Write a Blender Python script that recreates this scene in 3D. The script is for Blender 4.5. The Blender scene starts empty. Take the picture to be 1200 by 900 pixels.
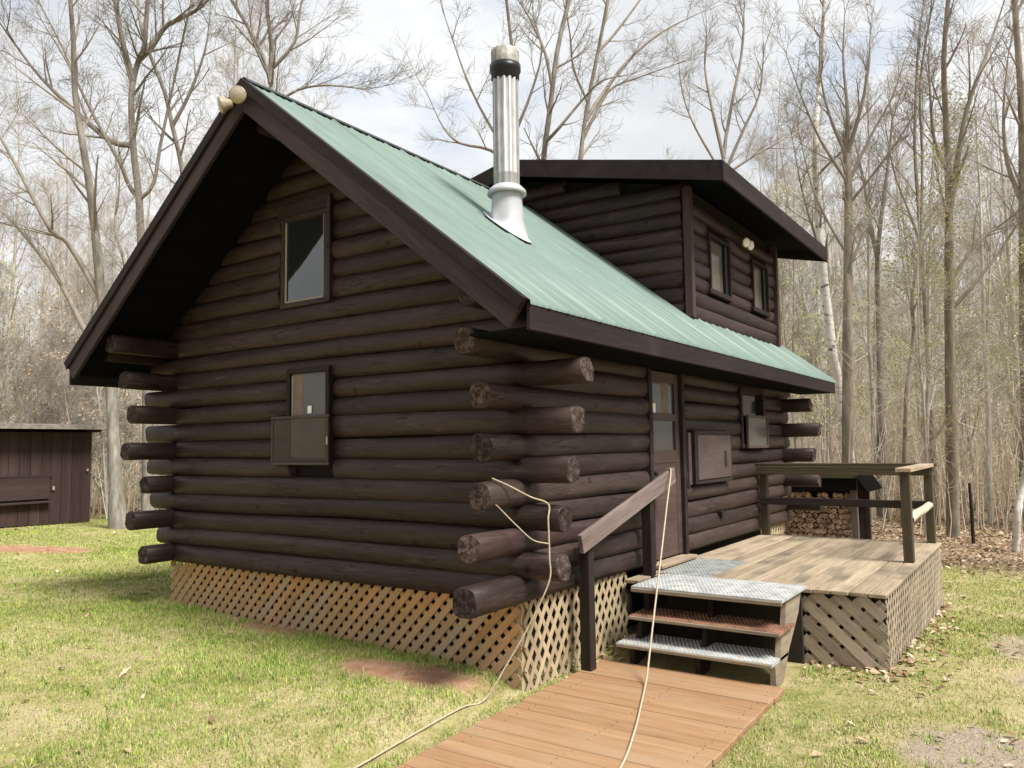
import bpy, bmesh, math, random
import numpy as np
from mathutils import Vector, Matrix, noise as mnoise

SC = bpy.context.scene
COL = SC.collection
R_ = random.Random(7)
NR = np.random.default_rng(11)

# ------------------------------------------------------------------ camera
CAM_LOC = Vector((-4.7144, -3.1617, 1.6214))
YAW, PITCH, ROLL, FPX = 0.5994, 0.0796, -0.0142, 919.14
FW = Vector((math.cos(YAW) * math.cos(PITCH), math.sin(YAW) * math.cos(PITCH), math.sin(PITCH)))
_rt = Vector((math.sin(YAW), -math.cos(YAW), 0))
_up = _rt.cross(FW)
RT = _rt * math.cos(ROLL) + _up * math.sin(ROLL)
UP = -_rt * math.sin(ROLL) + _up * math.cos(ROLL)
cam_d = bpy.data.cameras.new('camera')
cam = bpy.data.objects.new('camera', cam_d)
COL.objects.link(cam)
M = Matrix(((RT.x, UP.x, -FW.x, CAM_LOC.x), (RT.y, UP.y, -FW.y, CAM_LOC.y), (RT.z, UP.z, -FW.z, CAM_LOC.z), (0, 0, 0, 1)))
cam.matrix_world = M
cam_d.sensor_width = 36
cam_d.sensor_fit = 'HORIZONTAL'
cam_d.lens = FPX / 1200 * 36
cam_d.clip_start = 0.05
cam_d.clip_end = 2000
SC.camera = cam

# ------------------------------------------------------------------ world, sun, exposure
SUN_DIR = Vector((-0.08, -0.58, 0.81)).normalized()          # towards the sun
w = bpy.data.worlds.new('World')
SC.world = w
w.use_nodes = True
nt = w.node_tree
for n in list(nt.nodes):
    nt.nodes.remove(n)
sky = nt.nodes.new('ShaderNodeTexSky')
sky.sky_type = 'NISHITA'
sky.sun_disc = False
sky.sun_elevation = math.asin(SUN_DIR.z)
sky.sun_rotation = math.atan2(SUN_DIR.x, SUN_DIR.y)
sky.air_density = 1.0
sky.dust_density = 1.0
tc = nt.nodes.new('ShaderNodeTexCoord')
mp = nt.nodes.new('ShaderNodeMapping')
mp.inputs['Scale'].default_value = (1.0, 1.0, 1.9)
mp.inputs['Location'].default_value = (0.35, 0.1, 0.0)
nz = nt.nodes.new('ShaderNodeTexNoise')
nz.inputs['Scale'].default_value = 2.3
nz.inputs['Detail'].default_value = 7
nz.inputs['Roughness'].default_value = 0.55
cr = nt.nodes.new('ShaderNodeValToRGB')
cr.color_ramp.elements[0].position = 0.27
cr.color_ramp.elements[1].position = 0.43
nz2 = nt.nodes.new('ShaderNodeTexNoise')
nz2.inputs['Scale'].default_value = 3.6
nz2.inputs['Detail'].default_value = 5
cr2 = nt.nodes.new('ShaderNodeValToRGB')
cr2.color_ramp.elements[0].position = 0.30
cr2.color_ramp.elements[0].color = (3.3, 3.4, 3.55, 1)
cr2.color_ramp.elements[1].position = 0.68
cr2.color_ramp.elements[1].color = (4.5, 4.55, 4.6, 1)
pale = nt.nodes.new('ShaderNodeMix')
pale.data_type = 'RGBA'
pale.inputs[0].default_value = 0.62                        # thin haze in the blue gaps
pale.inputs[7].default_value = (2.5, 3.05, 3.9, 1)
mx = nt.nodes.new('ShaderNodeMix')
mx.data_type = 'RGBA'
bg = nt.nodes.new('ShaderNodeBackground')
bg.inputs['Strength'].default_value = 0.10
wo = nt.nodes.new('ShaderNodeOutputWorld')
L = nt.links.new
L(tc.outputs['Generated'], mp.inputs['Vector'])
L(mp.outputs['Vector'], nz.inputs['Vector'])
L(mp.outputs['Vector'], nz2.inputs['Vector'])
L(nz.outputs['Fac'], cr.inputs['Fac'])
L(nz2.outputs['Fac'], cr2.inputs['Fac'])
L(cr.outputs['Color'], mx.inputs[0])
L(sky.outputs['Color'], pale.inputs[6])
L(pale.outputs[2], mx.inputs[6])
L(cr2.outputs['Color'], mx.inputs[7])
L(mx.outputs[2], bg.inputs['Color'])
L(bg.outputs['Background'], wo.inputs['Surface'])

sun_d = bpy.data.lights.new('sun', 'SUN')
sun_d.energy = 3.1
sun_d.angle = math.radians(20)
sun_d.color = (1.0, 0.965, 0.91)
sun = bpy.data.objects.new('sun', sun_d)
COL.objects.link(sun)
sun.rotation_euler = SUN_DIR.to_track_quat('Z', 'Y').to_euler()
sun.location = (0, -20, 30)
SC.view_settings.view_transform = 'Standard'
SC.view_settings.look = 'None'
SC.view_settings.exposure = 1.22
SC.view_settings.gamma = 1.0
SC.view_settings.use_curve_mapping = False

# ------------------------------------------------------------------ helpers
def cam_pt(px, py, depth):
    return CAM_LOC + depth * (FW + RT * ((px - 600) / FPX) + UP * ((450 - py) / FPX))

WM = {}                                                     # world matrices by object name
def link(name, me, parent=None, world=None, kind=None):
    o = bpy.data.objects.new(name, me)
    COL.objects.link(o)
    world = world if world is not None else Matrix.Identity(4)
    WM[o.name] = world.copy()
    if parent is not None:
        o.parent = parent
        o.matrix_basis = WM[parent.name].inverted() @ world
    else:
        o.matrix_basis = world
    if kind:
        o['kind'] = kind
    return o

def thing(name, label, cat, loc=(0, 0, 0), group=None):
    o = link(name, None, None, Matrix.Translation(Vector(loc)))
    o.empty_display_size = 0.2
    o['label'] = label
    o['category'] = cat
    if group:
        o['group'] = group
    return o

def tag(o, label, cat, group=None, kind=None):
    o['label'] = label
    o['category'] = cat
    if group:
        o['group'] = group
    if kind:
        o['kind'] = kind
    return o

def np_mesh(name, verts, faces, mats, mat_idx=None, smooth=False):
    """faces: (N,k) int array, all the same k"""
    me = bpy.data.meshes.new(name)
    verts = np.asarray(verts, dtype=np.float32)
    faces = np.asarray(faces, dtype=np.int32)
    n, k = faces.shape
    me.vertices.add(len(verts))
    me.vertices.foreach_set('co', verts.ravel())
    me.loops.add(n * k)
    me.loops.foreach_set('vertex_index', faces.ravel())
    me.polygons.add(n)
    me.polygons.foreach_set('loop_start', np.arange(0, n * k, k, dtype=np.int32))
    me.polygons.foreach_set('loop_total', np.full(n, k, dtype=np.int32))
    if mat_idx is not None:
        me.polygons.foreach_set('material_index', np.asarray(mat_idx, dtype=np.int32))
    if smooth:
        me.polygons.foreach_set('use_smooth', np.ones(n, dtype=bool))
    for m in mats:
        me.materials.append(m)
    me.update(calc_edges=True)
    return me

def frame(origin, xdir, zhint=(0, 0, 1)):
    x = Vector(xdir).normalized()
    z = Vector(zhint)
    y = z.cross(x)
    if y.length < 1e-5:
        y = Vector((0, 1, 0)).cross(x)
    y.normalize()
    z = x.cross(y)
    m = Matrix((x, y, z)).transposed().to_4x4()
    m.translation = Vector(origin)
    return m

_bc = {}
def box_mesh(lx, ly, lz, mat, bev=0.004):
    key = (round(lx, 3), round(ly, 3), round(lz, 3), mat.name, bev)
    if key in _bc:
        return _bc[key]
    bm = bmesh.new()
    bmesh.ops.create_cube(bm, size=1)
    bmesh.ops.scale(bm, vec=(lx, ly, lz), verts=bm.verts)
    if bev:
        bmesh.ops.bevel(bm, geom=bm.edges[:], offset=min(bev, 0.3 * min(lx, ly, lz)), segments=1, affect='EDGES')
    me = bpy.data.meshes.new('box')
    bm.to_mesh(me)
    bm.free()
    me.materials.append(mat)
    _bc[key] = me
    return me

def bar(name, p0, p1, wid, thick, mat, parent=None, zhint=(0, 0, 1), bev=0.004, kind=None):
    """box from p0 to p1 (its centre line); thick along zhint, wid across"""
    p0, p1 = Vector(p0), Vector(p1)
    l = (p1 - p0).length
    return link(name, box_mesh(l, wid, thick, mat, bev), parent, frame((p0 + p1) / 2, p1 - p0, zhint), kind)

def block(name, x0, x1, y0, y1, z0, z1, mat, parent=None, bev=0.004):
    c = Vector(((x0 + x1) / 2, (y0 + y1) / 2, (z0 + z1) / 2))
    return link(name, box_mesh(x1 - x0, y1 - y0, z1 - z0, mat, bev), parent, Matrix.Translation(c))

def lathe_mesh(name, prof, sides, mats, smooth=True, flute=0.0, idx=None):
    """prof: (r,z) list about local Z"""
    V, F, I = [], [], []
    for i, (r, z) in enumerate(prof):
        for s in range(sides):
            a = 2 * math.pi * s / sides
            rr = r * (1 - flute * (s % 2))
            V.append((rr * math.cos(a), rr * math.sin(a), z))
    for i in range(len(prof) - 1):
        for s in range(sides):
            t = (s + 1) % sides
            F.append((i * sides + s, i * sides + t, (i + 1) * sides + t, (i + 1) * sides + s))
            I.append(idx[i] if idx else 0)
    return np_mesh(name, V, F, mats, I, smooth)

class Tubes:
    def __init__(self):
        self.g = {}
    def add(self, pts, rad, sides):
        self.g.setdefault((len(pts), sides), []).append((pts, rad))
    def arrays(self):
        VV, FF, off = [], [], 0
        for (n, s), items in self.g.items():
            P = np.array([[tuple(p) for p in it[0]] for it in items], dtype=np.float64)
            Rr = np.array([it[1] for it in items], dtype=np.float64)
            T = np.gradient(P, axis=1)
            T /= np.linalg.norm(T, axis=2, keepdims=True) + 1e-9
            mean = np.abs(T.mean(axis=1))
            ref = np.zeros((len(items), 3))
            ref[np.arange(len(items)), np.argmin(mean, axis=1)] = 1
            ref = np.repeat(ref[:, None, :], n, axis=1)
            N1 = np.cross(T, ref)
            N1 /= np.linalg.norm(N1, axis=2, keepdims=True) + 1e-9
            N2 = np.cross(T, N1)
            a = np.arange(s) * 2 * np.pi / s
            V = P[:, :, None, :] + Rr[:, :, None, None] * (np.cos(a)[None, None, :, None] * N1[:, :, None, :] + np.sin(a)[None, None, :, None] * N2[:, :, None, :])
            m = len(items)
            idx = off + np.arange(m * n * s).reshape(m, n, s)
            nx = np.roll(idx, -1, axis=2)
            F = np.stack([idx[:, :-1], nx[:, :-1], nx[:, 1:], idx[:, 1:]], axis=-1).reshape(-1, 4)
            VV.append(V.reshape(-1, 3))
            FF.append(F)
            off += m * n * s
        if not VV:
            return None
        return np.concatenate(VV), np.concatenate(FF)
    def mesh(self, name, mats, smooth=True):
        V, F = self.arrays()
        return np_mesh(name, V, F, mats, None, smooth)

# ------------------------------------------------------------------ materials
def new_mat(name):
    m = bpy.data.materials.new(name)
    m.use_nodes = True
    t = m.node_tree
    return m, t, t.nodes['Principled BSDF']

def ramp_node(t, stops):
    r = t.nodes.new('ShaderNodeValToRGB')
    els = r.color_ramp.elements
    while len(els) < len(stops):
        els.new(0.5)
    for e, (p, c) in zip(els, stops):
        e.position = p
        e.color = (*c, 1)
    return r

def wood(name, stops, scale=6, stretch=0.12, rough=0.75, bump=0.3, var=0.25, hue=0.0, fine=60, spec=0.3, blotch=None, coord='Object'):
    """grain runs along local X; every object gets its own tone and its own piece of the noise"""
    m, t, p = new_mat(name)
    N = t.nodes.new
    l = t.links.new
    tc = N('ShaderNodeTexCoord')
    oi = N('ShaderNodeObjectInfo')
    off = N('ShaderNodeVectorMath'); off.operation = 'SCALE'; off.inputs[0].default_value = (37.0, 19.0, 11.0)
    l(oi.outputs['Random'], off.inputs['Scale'])
    add = N('ShaderNodeVectorMath'); add.operation = 'ADD'
    l(tc.outputs[coord], add.inputs[0]); l(off.outputs[0], add.inputs[1])
    mp = N('ShaderNodeMapping'); mp.inputs['Scale'].default_value = (stretch, 1, 1)
    l(add.outputs[0], mp.inputs['Vector'])
    n1 = N('ShaderNodeTexNoise'); n1.inputs['Scale'].default_value = scale; n1.inputs['Detail'].default_value = 6; n1.inputs['Roughness'].default_value = 0.6
    l(mp.outputs[0], n1.inputs['Vector'])
    n2 = N('ShaderNodeTexNoise'); n2.inputs['Scale'].default_value = fine; n2.inputs['Detail'].default_value = 4; n2.inputs['Roughness'].default_value = 0.65
    l(mp.outputs[0], n2.inputs['Vector'])
    av = N('ShaderNodeMath'); av.operation = 'MULTIPLY_ADD'; av.inputs[1].default_value = 0.45; 
    l(n2.outputs['Fac'], av.inputs[0])
    sc = N('ShaderNodeMath'); sc.operation = 'MULTIPLY'; sc.inputs[1].default_value = 0.55
    l(n1.outputs['Fac'], sc.inputs[0]); l(sc.outputs[0], av.inputs[2])
    rp = ramp_node(t, stops)
    l(av.outputs[0], rp.inputs['Fac'])
    col = rp.outputs['Color']
    if blotch:
        nb = N('ShaderNodeTexNoise'); nb.inputs['Scale'].default_value = blotch[0]; nb.inputs['Detail'].default_value = 5
        l(add.outputs[0], nb.inputs['Vector'])
        rb = ramp_node(t, [(blotch[2], (0, 0, 0)), (blotch[3], (1, 1, 1))])
        l(nb.outputs['Fac'], rb.inputs['Fac'])
        mb = N('ShaderNodeMix'); mb.data_type = 'RGBA'
        l(rb.outputs['Color'], mb.inputs[0]); l(col, mb.inputs[6]); mb.inputs[7].default_value = (*blotch[1], 1)
        col = mb.outputs[2]
    hs = N('ShaderNodeHueSaturation')
    mr = N('ShaderNodeMapRange'); mr.inputs['To Min'].default_value = 1 - var; mr.inputs['To Max'].default_value = 1 + var
    l(oi.outputs['Random'], mr.inputs['Value']); l(mr.outputs[0], hs.inputs['Value'])
    if hue:
        w2 = N('ShaderNodeMath'); w2.operation = 'MULTIPLY'; w2.inputs[1].default_value = 7.31
        fr = N('ShaderNodeMath'); fr.operation = 'FRACT'
        mh = N('ShaderNodeMapRange'); mh.inputs['To Min'].default_value = 0.5 - hue; mh.inputs['To Max'].default_value = 0.5 + hue
        l(oi.outputs['Random'], w2.inputs[0]); l(w2.outputs[0], fr.inputs[0]); l(fr.outputs[0], mh.inputs['Value']); l(mh.outputs[0], hs.inputs['Hue'])
    l(col, hs.inputs['Color'])
    l(hs.outputs['Color'], p.inputs['Base Color'])
    p.inputs['Roughness'].default_value = rough
    p.inputs['Specular IOR Level'].default_value = spec
    if bump:
        b = N('ShaderNodeBump'); b.inputs['Strength'].default_value = bump; b.inputs['Distance'].default_value = 0.01
        l(av.outputs[0], b.inputs['Height']); l(b.outputs['Normal'], p.inputs['Normal'])
    return m

def log_mat():
    m = wood('stained_log', [(0.30, (0.0150, 0.0088, 0.0074)), (0.48, (0.0330, 0.0202, 0.0174)), (0.68, (0.060, 0.0395, 0.0345))], scale=9, stretch=0.10, rough=0.52, bump=0.0, var=0.28, hue=0.012, fine=70, spec=0.24, blotch=(2.6, (0.028, 0.0215, 0.0175), 0.56, 0.76))
    t = m.node_tree; N = t.nodes.new; l = t.links.new; p = t.nodes['Principled BSDF']
    src = p.inputs['Base Color'].links[0].from_socket
    vec = [n for n in t.nodes if n.type == 'VECT_MATH' and n.operation == 'ADD'][0].outputs[0]
    mp = N('ShaderNodeMapping'); mp.inputs['Scale'].default_value = (0.55, 9, 9); l(vec, mp.inputs['Vector'])
    c = N('ShaderNodeTexNoise'); c.inputs['Scale'].default_value = 2.4; c.inputs['Detail'].default_value = 2.5; l(mp.outputs[0], c.inputs['Vector'])
    # long drying cracks: thin band round the middle value of the noise
    sb = N('ShaderNodeMath'); sb.operation = 'SUBTRACT'; sb.inputs[1].default_value = 0.5; l(c.outputs['Fac'], sb.inputs[0])
    ab = N('ShaderNodeMath'); ab.operation = 'ABSOLUTE'; l(sb.outputs[0], ab.inputs[0])
    cr = ramp_node(t, [(0.0, (0.0, 0.0, 0.0)), (0.016, (1, 1, 1))]); l(ab.outputs[0], cr.inputs['Fac'])
    sel = N('ShaderNodeTexNoise'); sel.inputs['Scale'].default_value = 2.2; l(vec, sel.inputs['Vector'])
    sr = ramp_node(t, [(0.50, (1, 1, 1)), (0.58, (0, 0, 0))]); l(sel.outputs['Fac'], sr.inputs['Fac'])
    mxx = N('ShaderNodeMath'); mxx.operation = 'MAXIMUM'; l(cr.outputs['Color'], mxx.inputs[0]); l(sr.outputs['Color'], mxx.inputs[1])
    # knots
    v = N('ShaderNodeTexVoronoi'); v.inputs['Scale'].default_value = 3.6; l(vec, v.inputs['Vector'])
    kr = ramp_node(t, [(0.07, (0.25, 0.25, 0.25)), (0.13, (1, 1, 1))]); l(v.outputs['Distance'], kr.inputs['Fac'])
    mk = N('ShaderNodeMath'); mk.operation = 'MULTIPLY'; l(mxx.outputs[0], mk.inputs[0]); l(kr.outputs['Color'], mk.inputs[1])
    # worn grey-brown scuffs along the grain
    mp2 = N('ShaderNodeMapping'); mp2.inputs['Scale'].default_value = (0.35, 3.5, 3.5); l(vec, mp2.inputs['Vector'])
    sc = N('ShaderNodeTexNoise'); sc.inputs['Scale'].default_value = 5.5; sc.inputs['Detail'].default_value = 8; sc.inputs['Roughness'].default_value = 0.75; l(mp2.outputs[0], sc.inputs['Vector'])
    scr = ramp_node(t, [(0.56, (0, 0, 0)), (0.76, (0.5, 0.5, 0.5))]); l(sc.outputs['Fac'], scr.inputs['Fac'])
    m1 = N('ShaderNodeMix'); m1.data_type = 'RGBA'; l(scr.outputs['Color'], m1.inputs[0]); l(src, m1.inputs[6]); m1.inputs[7].default_value = (0.155, 0.112, 0.098, 1)
    m2 = N('ShaderNodeMix'); m2.data_type = 'RGBA'; m2.blend_type = 'MULTIPLY'; m2.inputs[0].default_value = 0.85; l(m1.outputs[2], m2.inputs[6]); l(mk.outputs[0], m2.inputs[7])
    l(m2.outputs[2], p.inputs['Base Color'])
    hgt = N('ShaderNodeMath'); hgt.operation = 'MULTIPLY_ADD'; hgt.inputs[1].default_value = 0.5; l(sc.outputs['Fac'], hgt.inputs[0]); l(mk.outputs[0], hgt.inputs[2])
    b = N('ShaderNodeBump'); b.inputs['Strength'].default_value = 0.36; b.inputs['Distance'].default_value = 0.008
    l(hgt.outputs[0], b.inputs['Height']); l(b.outputs['Normal'], p.inputs['Normal'])
    return m

def end_mat(name, c0, c1, c2, freq=150):
    m, t, p = new_mat(name); N = t.nodes.new; l = t.links.new
    tc = N('ShaderNodeTexCoord'); oi = N('ShaderNodeObjectInfo')
    mp = N('ShaderNodeMapping'); mp.inputs['Scale'].default_value = (0, 1, 1); l(tc.outputs['Object'], mp.inputs['Vector'])
    nz = N('ShaderNodeTexNoise'); nz.inputs['Scale'].default_value = 22; nz.inputs['Detail'].default_value = 6
    sc_ = N('ShaderNodeVectorMath'); sc_.operation = 'SCALE'; sc_.inputs[0].default_value = (5, 9, 17); l(oi.outputs['Random'], sc_.inputs['Scale'])
    ad = N('ShaderNodeVectorMath'); l(tc.outputs['Object'], ad.inputs[0]); l(sc_.outputs[0], ad.inputs[1]); l(ad.outputs[0], nz.inputs['Vector'])
    ln = N('ShaderNodeVectorMath'); ln.operation = 'LENGTH'; l(mp.outputs[0], ln.inputs[0])
    k = N('ShaderNodeMath'); k.operation = 'MULTIPLY_ADD'; k.inputs[1].default_value = freq * 1.5; l(ln.outputs['Value'], k.inputs[0])
    n8 = N('ShaderNodeMath'); n8.operation = 'MULTIPLY'; n8.inputs[1].default_value = 6.0; l(nz.outputs['Fac'], n8.inputs[0]); l(n8.outputs[0], k.inputs[2])
    sn = N('ShaderNodeMath'); sn.operation = 'SINE'; l(k.outputs[0], sn.inputs[0])
    # radial checks
    nm = N('ShaderNodeVectorMath'); nm.operation = 'NORMALIZE'; l(mp.outputs[0], nm.inputs[0])
    a2 = N('ShaderNodeVectorMath'); l(nm.outputs[0], a2.inputs[0]); l(sc_.outputs[0], a2.inputs[1])
    rn = N('ShaderNodeTexNoise'); rn.inputs['Scale'].default_value = 3.2; rn.inputs['Detail'].default_value = 3; l(a2.outputs[0], rn.inputs['Vector'])
    sb = N('ShaderNodeMath'); sb.operation = 'SUBTRACT'; sb.inputs[1].default_value = 0.5; l(rn.outputs['Fac'], sb.inputs[0])
    ab = N('ShaderNodeMath'); ab.operation = 'ABSOLUTE'; l(sb.outputs[0], ab.inputs[0])
    cr = ramp_node(t, [(0.0, (0.45, 0.45, 0.45)), (0.012, (1, 1, 1))]); l(ab.outputs[0], cr.inputs['Fac'])
    f = N('ShaderNodeMath'); f.operation = 'MULTIPLY_ADD'; f.inputs[1].default_value = 0.05; l(sn.outputs[0], f.inputs[0]); l(nz.outputs['Fac'], f.inputs[2])
    rp = ramp_node(t, [(0.34, c0), (0.5, c1), (0.68, c2)]); l(f.outputs[0], rp.inputs['Fac'])
    mm = N('ShaderNodeMix'); mm.data_type = 'RGBA'; mm.blend_type = 'MULTIPLY'; mm.inputs[0].default_value = 1; l(rp.outputs['Color'], mm.inputs[6]); l(cr.outputs['Color'], mm.inputs[7])
    hs = N('ShaderNodeHueSaturation'); mr = N('ShaderNodeMapRange'); mr.inputs['To Min'].default_value = 0.6; mr.inputs['To Max'].default_value = 1.3
    l(oi.outputs['Random'], mr.inputs['Value']); l(mr.outputs[0], hs.inputs['Value']); l(mm.outputs[2], hs.inputs['Color'])
    l(hs.outputs['Color'], p.inputs['Base Color']); p.inputs['Roughness'].default_value = 0.9; p.inputs['Specular IOR Level'].default_value = 0.15
    b = N('ShaderNodeBump'); b.inputs['Strength'].default_value = 0.6; b.inputs['Distance'].default_value = 0.008
    l(cr.outputs['Color'], b.inputs['Height']); l(b.outputs['Normal'], p.inputs['Normal'])
    return m

def grey_low(m, z0, z1, col, amt):
    """blends the colour into a greyer tan towards the ground"""
    t = m.node_tree; N = t.nodes.new; l = t.links.new; p = t.nodes['Principled BSDF']
    src = p.inputs['Base Color'].links[0].from_socket
    g = N('ShaderNodeNewGeometry'); sx = N('ShaderNodeSeparateXYZ'); l(g.outputs['Position'], sx.inputs[0])
    nz = N('ShaderNodeTexNoise'); nz.inputs['Scale'].default_value = 3.0; l(g.outputs['Position'], nz.inputs['Vector'])
    ad = N('ShaderNodeMath'); ad.operation = 'MULTIPLY_ADD'; ad.inputs[1].default_value = 0.35; l(nz.outputs['Fac'], ad.inputs[0]); l(sx.outputs['Z'], ad.inputs[2])
    mr = N('ShaderNodeMapRange'); mr.inputs['From Min'].default_value = z0 + 0.17; mr.inputs['From Max'].default_value = z1 + 0.17; mr.inputs['To Min'].default_value = amt; mr.inputs['To Max'].default_value = 0
    l(ad.outputs[0], mr.inputs['Value'])
    mx = N('ShaderNodeMix'); mx.data_type = 'RGBA'; l(mr.outputs[0], mx.inputs[0]); l(src, mx.inputs[6]); mx.inputs[7].default_value = (*col, 1)
    l(mx.outputs[2], p.inputs['Base Color'])

def plain(name, col, rough=0.6, metal=0.0, noise=0.0, nscale=20, bump=0.0, spec=0.4, col2=None):
    m, t, p = new_mat(name)
    N = t.nodes.new; l = t.links.new
    tc = N('ShaderNodeTexCoord')
    nz = N('ShaderNodeTexNoise'); nz.inputs['Scale'].default_value = nscale; nz.inputs['Detail'].default_value = 6
    l(tc.outputs['Object'], nz.inputs['Vector'])
    c2 = col2 or tuple(c * (1 - noise) for c in col)
    rp = ramp_node(t, [(0.32, c2), (0.66, col)])
    l(nz.outputs['Fac'], rp.inputs['Fac']); l(rp.outputs['Color'], p.inputs['Base Color'])
    p.inputs['Roughness'].default_value = rough
    p.inputs['Metallic'].default_value = metal
    p.inputs['Specular IOR Level'].default_value = spec
    if bump:
        b = N('ShaderNodeBump'); b.inputs['Strength'].default_value = bump; b.inputs['Distance'].default_value = 0.01
        l(nz.outputs['Fac'], b.inputs['Height']); l(b.outputs['Normal'], p.inputs['Normal'])
    return m

LOG = log_mat()
LOGEND = end_mat('log_end_grain', (0.024, 0.0155, 0.0130), (0.050, 0.034, 0.029), (0.098, 0.072, 0.063))
CORE = plain('dark_chinking', (0.008, 0.006, 0.005), 0.9)
TRIM = wood('dark_trim', [(0.3, (0.011, 0.0078, 0.0074)), (0.5, (0.021, 0.0150, 0.0140)), (0.7, (0.037, 0.027, 0.0255))], scale=7, stretch=0.08, rough=0.65, bump=0.25, var=0.12, fine=50, spec=0.14, blotch=(1.2, (0.045, 0.031, 0.030), 0.56, 0.78))
RAKE = wood('rake_board_stain', [(0.3, (0.022, 0.0155, 0.0155)), (0.5, (0.041, 0.0295, 0.0300)), (0.7, (0.072, 0.053, 0.052))], scale=7, stretch=0.08, rough=0.65, bump=0.25, var=0.12, fine=50, spec=0.16)
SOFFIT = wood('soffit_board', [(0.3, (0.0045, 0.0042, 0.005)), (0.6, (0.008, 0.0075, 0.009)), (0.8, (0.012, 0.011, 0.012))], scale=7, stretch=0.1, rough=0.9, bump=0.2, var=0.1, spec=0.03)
REDTRIM = wood('reddish_trim', [(0.3, (0.028, 0.015, 0.013)), (0.5, (0.054, 0.028, 0.025)), (0.7, (0.085, 0.047, 0.042))], scale=7, stretch=0.1, rough=0.6, var=0.12)
DOORM = wood('door_stain', [(0.3, (0.038, 0.023, 0.020)), (0.5, (0.070, 0.044, 0.039)), (0.7, (0.11, 0.075, 0.067))], scale=6, stretch=0.1, rough=0.5, bump=0.15, var=0.08)
PANELM = wood('panel_board', [(0.3, (0.040, 0.027, 0.024)), (0.5, (0.068, 0.049, 0.043)), (0.7, (0.10, 0.076, 0.067))], scale=4, stretch=0.3, rough=0.65, bump=0.15, var=0.08)
RAILM = wood('weathered_rail', [(0.3, (0.075, 0.053, 0.047)), (0.5, (0.145, 0.108, 0.097)), (0.7, (0.24, 0.19, 0.173))], scale=7, stretch=0.06, rough=0.8, bump=0.35, var=0.12, fine=55)
POSTM = wood('dark_post', [(0.3, (0.012, 0.008, 0.007)), (0.5, (0.025, 0.0175, 0.015)), (0.7, (0.050, 0.036, 0.032))], scale=7, stretch=0.06, rough=0.7, bump=0.3, var=0.15, spec=0.15)
DPOST = wood('mossy_post', [(0.3, (0.030, 0.0235, 0.014)), (0.5, (0.068, 0.052, 0.030)), (0.7, (0.125, 0.097, 0.058))], scale=7, stretch=0.06, rough=0.8, bump=0.35, var=0.15)
DECK = wood('deck_board', [(0.28, (0.095, 0.072, 0.048)), (0.46, (0.265, 0.205, 0.138)), (0.68, (0.42, 0.34, 0.24))], scale=6, stretch=0.05, rough=0.85, bump=0.4, var=0.16, hue=0.008, fine=45, blotch=(1.5, (0.13, 0.108, 0.076), 0.52, 0.72))
WALK = wood('stained_walk_board', [(0.28, (0.155, 0.083, 0.037)), (0.46, (0.265, 0.150, 0.075)), (0.68, (0.355, 0.218, 0.120))], scale=6, stretch=0.06, rough=0.8, bump=0.35, var=0.03, hue=0.002, fine=45, blotch=(1.3, (0.30, 0.20, 0.120), 0.48, 0.74))
LATT_O = wood('lattice_cedar', [(0.28, (0.19, 0.094, 0.030)), (0.48, (0.40, 0.215, 0.077)), (0.70, (0.52, 0.315, 0.138))], scale=5, stretch=0.2, rough=0.85, bump=0.2, var=0.09, hue=0.004, blotch=(0.9, (0.33, 0.245, 0.15), 0.44, 0.66))
grey_low(LATT_O, 0.10, 0.42, (0.33, 0.245, 0.155), 0.55)
LATT_T = wood('lattice_pale', [(0.28, (0.19, 0.14, 0.08)), (0.48, (0.35, 0.275, 0.165)), (0.70, (0.47, 0.385, 0.25))], scale=5, stretch=0.2, rough=0.85, bump=0.2, var=0.16, hue=0.01)
LATT_G = wood('lattice_grey', [(0.28, (0.14, 0.108, 0.075)), (0.48, (0.275, 0.22, 0.158)), (0.70, (0.42, 0.345, 0.26))], scale=5, stretch=0.2, rough=0.85, bump=0.25, var=0.18, hue=0.008)
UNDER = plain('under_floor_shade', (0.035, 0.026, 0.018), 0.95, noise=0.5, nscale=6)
STRING = wood('stringer_wood', [(0.3, (0.11, 0.085, 0.057)), (0.5, (0.215, 0.172, 0.122)), (0.7, (0.33, 0.27, 0.20))], scale=6, stretch=0.1, rough=0.85, bump=0.3, var=0.1)
METALD = plain('pipe_groove_shade', (0.36, 0.355, 0.345), 0.5, 0.4, 0.3, 9)  # darker copy of the pipe metal, groove shade put into the colour
METAL = plain('galvanised_pipe', (0.56, 0.55, 0.53), 0.42, 0.7, 0.35, 5)
ALU = plain('painted_flashing', (0.42, 0.43, 0.45), 0.45, 0.1, 0.15, 8)
CAPTAN = plain('weathered_cap', (0.38, 0.36, 0.32), 0.6, 0.2, 0.45, 25)
BLACK = plain('black_band', (0.012, 0.012, 0.012), 0.4, 0.3)
RIDGE = plain('ridge_flashing', (0.014, 0.018, 0.017), 0.55, 0.1)
LAMP = plain('cream_lamp', (0.36, 0.30, 0.205), 0.35, 0.0, 0.2, 30)
LAMPG = plain('lamp_lens', (0.36, 0.31, 0.22), 0.15, 0.0, 0.15, 40, spec=0.6)
SASH = plain('pale_sash', (0.30, 0.26, 0.21), 0.5, 0, 0.2, 12)
STICK = plain('paper_sticker', (0.80, 0.78, 0.70), 0.6)
ROPE = plain('cream_rope', (0.46, 0.385, 0.27), 0.9, 0, 0.25, 60, bump=0.5)
SHEDW = wood('shed_siding', [(0.3, (0.026, 0.016, 0.0145)), (0.5, (0.046, 0.029, 0.026)), (0.7, (0.076, 0.051, 0.046))], scale=5, stretch=0.06, rough=0.75, bump=0.2, var=0.16, spec=0.15)
SHEDR = plain('shed_roof_edge', (0.24, 0.215, 0.18), 0.8, 0, 0.5, 8)
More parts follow.
